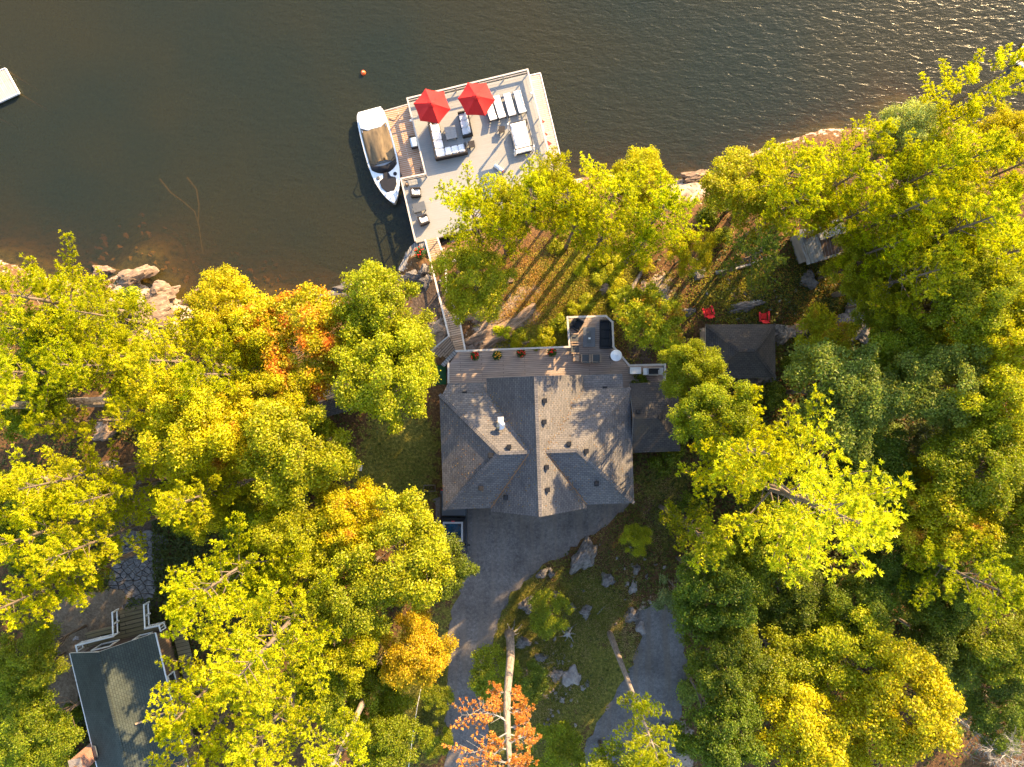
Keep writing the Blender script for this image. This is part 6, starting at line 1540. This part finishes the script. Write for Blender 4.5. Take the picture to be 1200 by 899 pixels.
('b3', 1110, 700, 44, 10, 'D', 'dark green broadleaf tree left of the drooping green pine'),
('b1', 1150, 420, 44, 10, 'G', 'green broadleaf tree right of the dark blue-green broadleaf tree'),
('b0', 1110, 380, 40, 9, 'G2', 'green broadleaf tree above the dark blue-green broadleaf tree'),
('p0', 1118, 142, 40, 13, 'L', 'small lime pine at the shore left of the corner pine'),
('b3', 1184, 160, 34, 9, 'Y', 'yellow-green shore tree at the right edge below the corner pine boughs'),
('p4', 1092, 205, 46, 16, 'L2', 'lime pine between the cream-green tree and the broad shore pine'),
('p0', 1150, 240, 50, 17, 'L', 'lime pine above the wide upper pine of the east wood'),
('p3', 1040, 290, 44, 14, 'L', 'lime pine above the big grey outcrop'),
# ---- small trees of the clearing
('s0', 644, 720, 26, 3.2, 'G', 'leafy green sapling among the boulders of the clearing'),
('s1', 746, 634, 18, 3.2, 'G2', 'lone bright green sapling near the big split boulder'),
('s0', 578, 790, 30, 4, 'G', 'round green shrub tree around the foot of the dying pine'),
('s1', 618, 800, 24, 3.5, 'D', 'dark shrub tree right of the dying pine trunk'),
('s1', 650, 884, 34, 3.5, 'G', 'low green sapling clump at the bottom edge of the clearing'),
('s0', 512, 820, 18, 2.6, 'G', 'low green hedge shrub at the left verge of the driveway'),
('s1', 510, 868, 20, 2.6, 'G', 'low green hedge shrub at the bottom of the driveway verge'),
]
for k_, px, py, r_, h_, tn, lb in TREES: place(k_, px, py, r_, h_, tn, lb)
# shaded understory bushes, one object each
BUSH = [
 ('west', 'low leafy bush in the shaded understory of the west wood', 'understory bushes of the west wood',
  [(70, 400), (215, 460), (280, 430), (270, 480), (330, 440), (390, 430), (400, 400), (210, 620), (250, 560), (290, 580), (300, 620), (290, 650), (330, 590), (370, 570), (380, 650), (370, 690), (350, 730), (370, 780), (400, 790), (440, 740), (430, 700), (470, 700), (410, 850), (470, 800), (20, 590), (80, 600), (20, 660), (60, 660), (40, 760), (20, 840), (70, 850), (75, 885), (10, 885), (30, 800), (210, 550), (120, 400), (400, 520), (380, 510)]),
 ('mid', 'low sunlit shrub on the slope between platform and house', 'sunlit shrubs of the slope',
  [(592, 392), (612, 388), (634, 392), (655, 386), (650, 398), (628, 402), (600, 402), (700, 330), (716, 350), (690, 356), (728, 330), (672, 362), (720, 310), (745, 370), (700, 300), (650, 290), (680, 310), (740, 300), (760, 310)]),
 ('east', 'low leafy bush in the shaded understory of the east wood', 'understory bushes of the east wood',
  [(830, 250), (850, 280), (1030, 340), (1040, 290), (1060, 370), (1100, 390), (1130, 410), (930, 430), (905, 470), (870, 490), (1040, 500), (1060, 470), (1140, 500), (1180, 520), (1100, 540), (830, 570), (810, 600), (820, 670), (860, 730), (880, 760), (830, 740), (880, 700), (930, 720), (970, 740), (1000, 690), (1060, 680), (1080, 720), (1060, 760), (1120, 800), (1150, 780), (1180, 790), (890, 830), (900, 880), (860, 810), (820, 820), (810, 880), (1000, 830), (1010, 890), (1120, 860), (1190, 880), (1190, 700), (1150, 730), (990, 440), (1090, 590), (780, 540), (800, 470), (805, 500), (745, 455)]),
]
PT = dict(west=['G', 'G2', 'D', 'G'], mid=['L', 'G2', 'Y', 'G2'], east=['D', 'G', 'B', 'D'])
for key, lb, grp, pts in BUSH:
    for i, (px, py) in enumerate(pts):
        r_ = random.uniform(14, 24) if key != 'mid' else random.uniform(8, 15)
        place('u%d' % (i % 2), px + random.uniform(-6, 6), py + random.uniform(-6, 6), r_, random.uniform(1.6, 3.4) if key != 'mid' else random.uniform(.7, 1.2), PT[key][i % 4], lb, grp, cat='bush')
for k_ in list(PR):
    if k_ not in used:
        for ch in list(PR[k_].children): bpy.data.objects.remove(ch)
        bpy.data.objects.remove(PR[k_])
